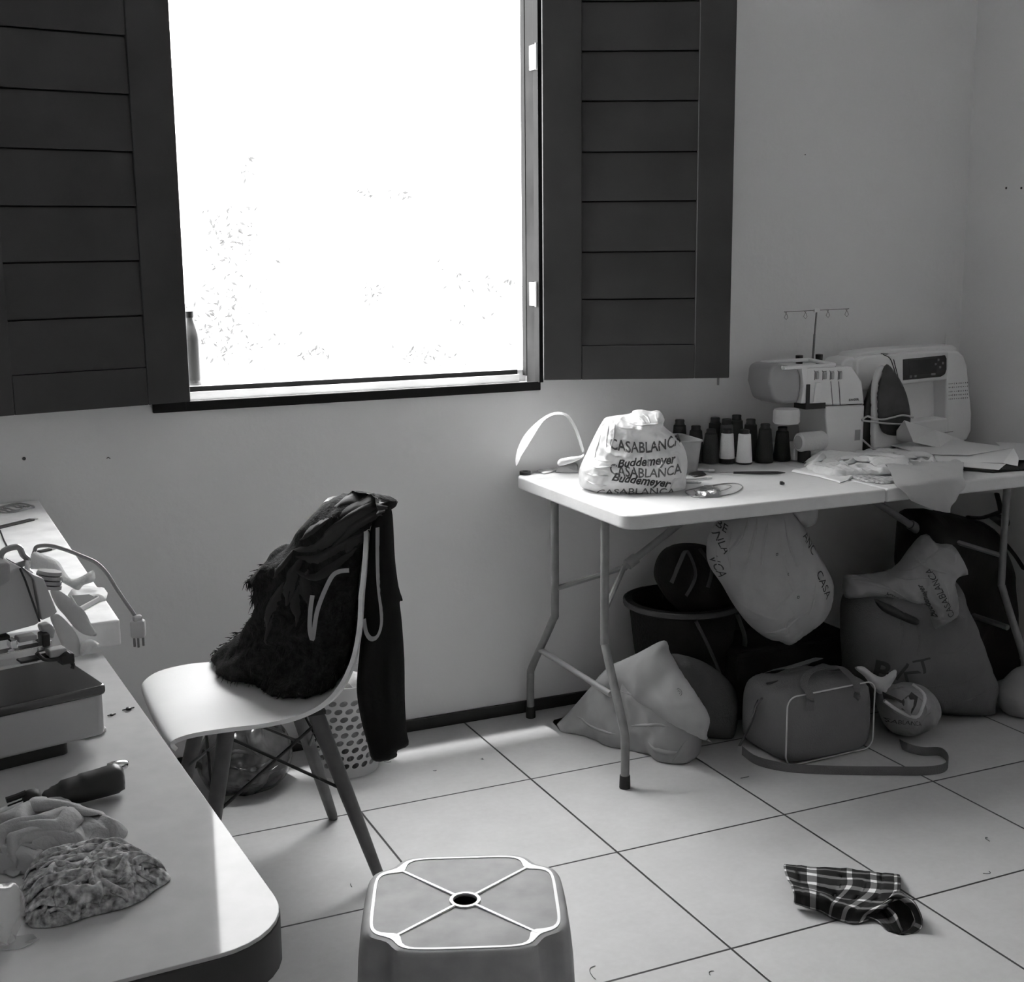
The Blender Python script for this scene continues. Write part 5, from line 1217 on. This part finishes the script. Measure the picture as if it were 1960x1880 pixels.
for (a, c, lab, w) in (((-30, 1018), (62, 996), 'long black ruler lying across the far part of the bench', .018), ((74, 1058), (97, 1053), 'short black pen beside the raised cord on the bench', .012)):
    pa, pc = P(*a, Z=ZB), P(*c, Z=ZB); o = thing('black_ruler' if w > .015 else 'black_pen', lab, 'ruler' if w > .015 else 'pen', (pa + pc) / 2); d = (pc - pa); an = math.atan2(d.y, d.x); L_ = d.length / 2
    b = MB(); b.box((-L_, -w / 2, 0), (L_, w / 2, .004), Matrix.Rotation(an, 4, 'Z'), bev=.001); b.build('ruler_body' if w > .015 else 'pen_body', M_black, o)
    b = MB(); b.box((L_, -w / 3, .0005), (L_ + .012, w / 3, .003), Matrix.Rotation(an, 4, 'Z')); b.build('pale_tip', M_pad, o)
rw = thing('clear_ring', 'clear glossy ring-shaped plastic wrapper at the far end of the bench', 'wrapper', P(25, 975, Z=ZB))
for r_ in (.022, .034, .045):
    b = MB(); b.tube([Vector((r_ * 1.1 * math.cos(a) + .002 * math.sin(5 * a), r_ * math.sin(a), .003 + .003 * math.sin(3 * a + r_ * 90))) for a in [i * math.pi / 14 for i in range(29)]], .0022, 6, cap=False); b.build('ring_fold', mat('clear_film', .3, .15, spec=.9), rw)
b = MB(); q = [P(x, y, Z=ZB + .0004) for x, y in ((0, 1015), (8, 1035), (15, 1048))]; b.tube([v - q[0] for v in q], .0015, 6)
o = b.build('thread_strand', M_line, None); o.location = q[0]; tag(o, 'thin dark strand lying on the bench below the black ruler', 'thread')
# power cord with plug hanging beside the bench
pc_ = thing('power_plug', 'grey power cord arching over the bench edge with a three-pin plug hanging down', 'power cord', (-1.08, -1.22, .80))
plp = vert_plane((-1.09, -1.25, .8), (.9, -2.16, .8))
q = onp([(60, 1075), (66, 1056), (72, 1046), (98, 1045), (130, 1054), (160, 1066), (185, 1078), (205, 1098), (222, 1125), (240, 1152), (254, 1172), (262, 1184)], plp)
b = MB(); b.tube([v - pc_.location for v in catmull(q, 5, False)], .0034, 8); b.build('cord', mat('grey_cord', .22, .5), pc_)
pm, = onp([(263, 1184)], plp); b = MB()
b.box((-.0125, -.009, -.034), (.0125, .009, -.002), Matrix.Translation(pm - pc_.location) @ Matrix.Rotation(R(-20), 4, 'Z'), bev=.005); b.box((-.008, -.007, -.006), (.008, .007, .006), Matrix.Translation(pm - pc_.location), bev=.004); b.build('plug_body', M_pad, pc_)
for dx in (-.0075, -.001, .0075):
    b = MB(); b.tube([pm - pc_.location + Vector((dx, 0, -.033)), pm - pc_.location + Vector((dx, 0, -.052 + abs(dx) * .3))], .0021, 8); b.build('plug_pin', M_steel, pc_)

# black hand tool
ht = thing('black_hand_tool', 'black handled hand tool with a chrome lever on the foreground work table', 'hand tool', P(130, 1520, Z=ZL))
plh = vert_plane(tuple(P(60, 1560, Z=ZL)), tuple(P(236, 1518, Z=ZL)))
def hz(x, y): return [a for a in trace([(x, y)], plh)[0]]
inf = Inflate(trace([(104, 1505), (118, 1494), (148, 1484), (180, 1474), (208, 1464), (222, 1462), (236, 1472), (240, 1500), (236, 1512), (215, 1520), (180, 1530), (140, 1540), (110, 1546), (85, 1545), (78, 1528), (84, 1516)], plh), *plh, Tf=.018, Tb=.018, Rr=.018, cell=.005, smooth=3)
inf.build('tool_handle', M_black, ht, loc=(0, 0, 0), clamp=zc(ZL)).location = -ht.location
inf = Inflate(trace([(76, 1512), (60, 1510), (48, 1516), (42, 1530), (45, 1548), (58, 1556), (74, 1552), (82, 1535)], plh), *plh, Tf=.015, Tb=.012, Rr=.014, cell=.004, smooth=3)
inf.build('collar', M_rubber, ht, loc=(0, 0, 0), clamp=zc(ZL)).location = -ht.location
for pts, m_, r_ in (([(50, 1518), (30, 1526), (12, 1532)], M_rubber, .004), ([(46, 1535), (20, 1545), (-10, 1558)], M_chrome, .0038), ([(52, 1548), (35, 1554), (20, 1562)], M_rubber, .005)):
    q = [PP(x, y, plh[0], plh[3]) - ht.location for x, y in pts]; b = MB(); b.tube(q, r_, 8); b.build('prong', m_, ht)
b = MB(); q = [PP(x, y, plh[0] - plh[3] * .01, plh[3]) - ht.location for x, y in ((206, 1466), (218, 1461), (232, 1459), (243, 1460), (240, 1468), (228, 1472))]; b.tube(catmull(q, 4, False), .0040, 8, flat=.6); b.build('chrome_lever', M_chrome, ht)

# cloths in the foreground
WF = [(.018, 9, 5, R(35)), (.008, 22, 12, R(-30)), (.002, 60, 60, 0)]
crumple('grey_jersey_cloth', [(-60, 1600), (-10, 1590), (30, 1572), (70, 1552), (100, 1538), (125, 1540), (160, 1556), (195, 1572), (222, 1583), (244, 1590), (240, 1602), (222, 1612), (195, 1612), (180, 1622), (205, 1622), (190, 1630), (165, 1636), (130, 1642), (95, 1652), (70, 1672), (30, 1672), (-60, 1665)], ZL + .001, mat('grey_jersey', .33, .85, bump=.15, bscale=200, spec=.2), 'crumpled plain grey cloth on the foreground work table, beside the black hand tool', 'cloth',
        .17, .045, .030, 30, R(15), 5, spread=.55, body=.012, sink=.34, wave=.018)
crumple('crumpled_lace', [(42, 1700), (60, 1670), (90, 1655), (130, 1642), (180, 1637), (230, 1634), (270, 1642), (300, 1660), (326, 1678), (320, 1690), (295, 1705), (275, 1722), (240, 1738), (200, 1748), (160, 1758), (120, 1772), (85, 1776), (55, 1772), (45, 1740)], ZL + .001, mat('mottled_lace', .36, .9, nscale=140, namp=.7, bump=.8, ridge=45, spec=.2), 'crumpled mottled lacy cloth in front of the plain grey cloth on the work table', 'lace',
        .080, .017, .030, 190, R(14), 8, spread=.30, body=.008, wave=.007)
plq = vert_plane((-1.37, -2.20, .76), (-1.24, -2.25, .76))
padv('clear_film_bag', [(-40, 1690), (0, 1692), (28, 1690), (45, 1712), (48, 1745), (40, 1772), (30, 1800), (40, 1840), (62, 1880), (80, 1920), (-40, 1920)], plq, mat('clear_plastic_film', .6, .15, bump=1, ridge=30, alpha=.4, spec=.9), 'crinkled clear plastic bag at the bottom left edge of the work table', 'plastic bag', T=.012, Rr=.03, wr=[(.010, 14, 8, 0)], cell=.006)
# beads of thread, drawn seam marks
for (x, y, r_) in ((246, 1359, .0045), (214, 1370, .003)):
    b = MB(); b.lathe([(0, .0), (r_, .0005), (r_ * .8, r_ * .8), (0, r_)], 10); b.tube([Vector((-r_ * 2, 0, .001)), Vector((r_ * 2, r_, .001))], .001, 5)
    o = b.build('lint_ball', M_black, None); o.location = P(x, y, Z=ZL); tag(o, 'small black lint knot on the work table right of the serger' if x > 230 else 'tiny black lint knot close against the serger base', 'lint')

# ------------------------------------------------------------------ plaid cloth on the floor
def plaid():
    M = bpy.data.materials.new('plaid_fabric'); M.use_nodes = True; nt = M.node_tree; N = nt.nodes; L = nt.links; b_ = N['Principled BSDF']
    at = N.new('ShaderNodeUVMap'); sp = N.new('ShaderNodeSeparateXYZ'); L.new(at.outputs[0], sp.inputs[0])
    def m_(op, a, c=None):
        n = N.new('ShaderNodeMath'); n.operation = op
        for i, v in enumerate((a, c)):
            if v is None: continue
            if isinstance(v, (int, float)): n.inputs[i].default_value = v
            else: L.new(v, n.inputs[i])
        return n.outputs[0]
    def band(c, per, off, w):
        f = m_('FRACT', m_('ADD', m_('DIVIDE', c, per), off)); return m_('LESS_THAN', f, w / per)
    u, v = sp.outputs[0], sp.outputs[1]
    a = m_('MAXIMUM', band(u, .056, .1, .009), band(u, .112, .62, .013)); c = band(v, .050, .55, .014)
    g = m_('ADD', m_('ADD', .010, m_('MULTIPLY', m_('MAXIMUM', a, c), .12)), m_('MULTIPLY', m_('MULTIPLY', a, c), .50))
    cb = N.new('ShaderNodeCombineColor'); [L.new(g, cb.inputs[i]) for i in range(3)]; L.new(cb.outputs[0], b_.inputs['Base Color']); b_.inputs['Roughness'].default_value = .85; b_.inputs['Specular IOR Level'].default_value = .2
    return M
M_plaid = plaid()
o_ = (Vector((0, 0, 0)),) + hp[1:]
# cloth body: long folded strip, back fold standing, right end rolled into a loop
def strip(rows, name, parent=None, nu=40, thick=.0025, wr=.004, uvs=(.26, .30)):
    """rows: list of polylines (world points) from back to front, lofted"""
    rs = [catmull(rw_, 8, False) for rw_ in rows]; n = min(len(r_) for r_ in rs); cols = [catmull([r_[int(i * (len(r_) - 1) / (nu - 1))] for r_ in rs], 5, False) for i in range(nu)]
    nv = len(cols[0]); b = MB(); vs = [c[j] + Vector((0, 0, wr * noise.noise(c[j] * 28))) for c in cols for j in range(nv)]
    b._add(vs, [(i * nv + j, (i + 1) * nv + j, (i + 1) * nv + j + 1, i * nv + j + 1) for i in range(nu - 1) for j in range(nv - 1)])
    b.bm.verts.ensure_lookup_table(); b.bm.verts.index_update()
    # arc-length coordinates
    ua = [0]; 
    for i in range(1, nu): ua.append(ua[-1] + (cols[i][nv // 2] - cols[i - 1][nv // 2]).length)
    va = [0]
    for j in range(1, nv): va.append(va[-1] + (cols[nu // 2][j] - cols[nu // 2][j - 1]).length)
    lay = b.bm.loops.layers.uv.new('UVMap')
    for f in b.bm.faces:
        for l in f.loops: k = l.vert.index; l[lay].uv = (ua[k // nv], va[k % nv])
    me = bpy.data.meshes.new(name); c_ = sum(vs, Vector()) / len(vs)
    for v in b.bm.verts: v.co -= c_
    for f in b.bm.faces: f.smooth = True
    b.bm.to_mesh(me); b.bm.free(); me.materials.append(M_plaid); o = bpy.data.objects.new(name, me); COL.objects.link(o); o.location = c_
    sm_ = o.modifiers.new('thickness', 'SOLIDIFY'); sm_.thickness = thick; sm_.offset = 0
    if parent: o.parent = parent; o.location = c_ - parent.location
    return o
F = lambda x, y, z=.003: P(x, y, Z=z)
pc0 = strip([[F(1502, 1655), F(1560, 1660), F(1640, 1666), F(1700, 1672), F(1722, 1676)],
             [F(1500, 1660, .012), F(1560, 1668, .014), F(1640, 1676, .014), F(1700, 1682, .016), F(1724, 1686, .02)],
             [F(1505, 1678, .030), F(1560, 1690, .026), F(1640, 1698, .022), F(1700, 1704, .030), F(1723, 1706, .032)],
             [F(1514, 1693, .036), F(1560, 1704, .020), F(1620, 1718, .012), F(1690, 1722, .022), F(1716, 1716, .040)],
             [F(1516, 1702, .048), F(1560, 1708, .040), F(1610, 1727, .028), F(1660, 1738, .022), F(1700, 1732, .044)],
             [F(1520, 1712, .040), F(1560, 1722, .038), F(1600, 1735, .030), F(1640, 1748, .018), F(1675, 1752, .010)],
             [F(1519, 1730, .008), F(1560, 1742, .006), F(1595, 1756, .004), F(1632, 1768, .003), F(1660, 1764, .003)]], 'plaid_cloth')
tag(pc0, 'folded dark plaid cloth with pale crossing bands dropped on the floor tiles', 'cloth')
strip([[F(1690, 1730, .046), F(1702, 1722, .052), F(1722, 1722, .052), F(1742, 1738, .040), F(1752, 1762, .02), F(1742, 1778, .004), F(1722, 1788, .003)],
       [F(1700, 1722, .052), F(1716, 1714, .058), F(1738, 1722, .056), F(1756, 1744, .042), F(1763, 1768, .018), F(1752, 1784, .003), F(1730, 1788, .003)],
       [F(1712, 1708, .030), F(1730, 1712, .036), F(1750, 1728, .034), F(1763, 1752, .024), F(1765, 1772, .008), F(1756, 1784, .002), F(1740, 1786, .002)]], 'rolled_end', pc0)
strip([[F(1655, 1755, .010), F(1690, 1742, .022), F(1700, 1738, .040)], [F(1680, 1765, .004), F(1705, 1762, .012), F(1716, 1752, .030)], [F(1700, 1782, .002), F(1718, 1786, .003), F(1728, 1780, .006)]], 'inner_fold', pc0)

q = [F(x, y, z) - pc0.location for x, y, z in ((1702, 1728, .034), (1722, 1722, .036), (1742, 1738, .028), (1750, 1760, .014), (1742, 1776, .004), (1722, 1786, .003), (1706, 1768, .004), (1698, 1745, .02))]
c_ = sum(q, Vector()) / len(q) + Vector((-.004, .012, -.004)); b = MB(); b._add([c_] + q, [(0, i + 1, (i + 1) % len(q) + 1) for i in range(len(q))]); b.build('loop_shade_sheet', M_dkcl, pc0, smooth=80, solid=.001)  # dark sheet added across the loop to stand for the shade inside
# ------------------------------------------------------------------ bottle on the window ledge
bt = thing('ribbed_bottle', 'ribbed bottle with a dark cap on the outer window ledge by the left shutter', 'bottle', (P(369, 746, Y=.14).x, .14, 1.049))
prof = [(.0, .0), (.026, .0), (.0275, .004)]
for i in range(40): z = .012 + i * .0028; prof.append((.0275 + .0011 * math.sin(i * math.pi) + (.0010 if i % 2 else 0), z))
prof += [(.0275, .128), (.0265, .140), (.020, .160), (.0125, .178), (.0125, .190), (.010, .190)]
M_btl = mat('smoky_bottle_plastic', .12, .22, transl=.03, spec=.6, namp=.05)
b = MB(); b.lathe(prof, 32, cap=False); b.build('bottle_body', M_btl, bt, smooth=50)
b = MB(); b.lathe([(.0, .183), (.0140, .183), (.0145, .188), (.0145, .200), (.0, .201)], 24, cap=False); b.build('bottle_cap', M_black, bt)

# ------------------------------------------------------------------ lint and thread ends on the tiles
SC = [((832, 1476), 'short pale thread end on the sunlit floor strip near the perforated bin'), ((922, 1453), 'dark curled thread end on the bright floor strip below the skirting board'), ((742, 1459), 'thread loop on the floor just right of the black garment hem'),
      ((1140, 1862), 'curved dark hair on the floor right of the stool'), ((1362, 1863), 'short thread end near the tile joint crossing at the bottom'), ((1890, 1607), 'hooked thread on the tile toward the right edge'), ((1888, 1672), 'faint thread across the tile joint right of the plaid cloth'), ((1425, 1489), 'thin dark pin or needle on the tile before the duffel strap'),
      ((672, 1696), 'short thread on the tile left of the stool')]
for i, ((x, y), lab) in enumerate(SC):
    p = P(x, y, Z=0); rnd = random.Random(i); b = MB(); L_ = (.012, .014, .012, .035, .012, .03, .035, .026, .014)[i]
    if i == 7: q = [Vector((-.012, 0, .001)), Vector((.012, 0, .001))]; b.lathe([(0, -.001), (.0018, 0), (0, .001)], 8, Matrix.Translation((.013, 0, .0015)), cap=False)
    else:
        a0 = rnd.uniform(0, 3); q = catmull([Vector((L_ * (t - .5) * math.cos(a0) + L_ * .3 * math.sin(3 * t + i), L_ * (t - .5) * math.sin(a0) + L_ * .35 * math.cos(4 * t + i), .0012)) for t in (0, .25, .5, .75, 1)], 4, False)
    b.tube(q, .0007, 5); o = b.build('thread_end', M_line, None); o.location = p; tag(o, lab, 'thread', 'thread ends on the floor tiles')

# ------------------------------------------------------------------ outside: sparse creeper leaves against the white sky
M_leaf = mat('dark_leaf', .05, .8, transl=.1, spec=.2)
b = MB(); rnd = random.Random(12)
def leaves(cx, cy, sx, sy, n):
    for _ in range(int(n * 1.6)):
        x = rnd.gauss(cx, sx); y = rnd.gauss(cy, sy); p = P(x, y, Y=6.50 + rnd.uniform(-.02, .02)); s_ = rnd.uniform(.010, .034)
        Mx = Matrix.Translation(p) @ Matrix.Rotation(rnd.uniform(0, 6), 4, 'Y') @ Matrix.Rotation(rnd.uniform(-.6, .6), 4, 'X')
        b._add([(-s_, 0, 0), (0, .002, s_ * .35), (s_, 0, 0), (0, -.002, -s_ * .35)], [(0, 1, 2, 3)], Mx)
for a in ((440, 440, 28, 30, 45), (430, 560, 40, 45, 50), (400, 640, 30, 40, 40), (460, 660, 50, 22, 30), (700, 372, 12, 5, 8), (765, 372, 12, 5, 6), (585, 675, 22, 8, 14), (800, 680, 40, 10, 26), (475, 325, 8, 12, 8), (710, 560, 12, 10, 10), (880, 545, 30, 12, 8), (930, 560, 30, 10, 6), (880, 526, 5, 1, 5), (972, 540, 5, 2, 6), (840, 499, 1, 1, 2), (900, 620, 50, 30, 8)): leaves(*a)
lv = b.build('creeper_leaves', M_leaf, None, smooth=0, loc=P(600, 560, Y=6.5)); lv['kind'] = 'stuff'; tag(lv, 'sparse overexposed creeper leaves seen outside through the window', 'leaves')
b = MB(); q = [P(x, y, Y=.10) for x, y in ((430, 737), (470, 738), (520, 741), (533, 746))]; b.tube([v - q[0] for v in q], .0012, 5); b.tube([q[-1] - q[0], P(538, 748, Y=.095) - q[0]], .0022, 5)
o = b.build('dry_twig', M_steel, None); o.location = q[0]; tag(o, 'thin dry twig lying on the outer window ledge', 'twig')
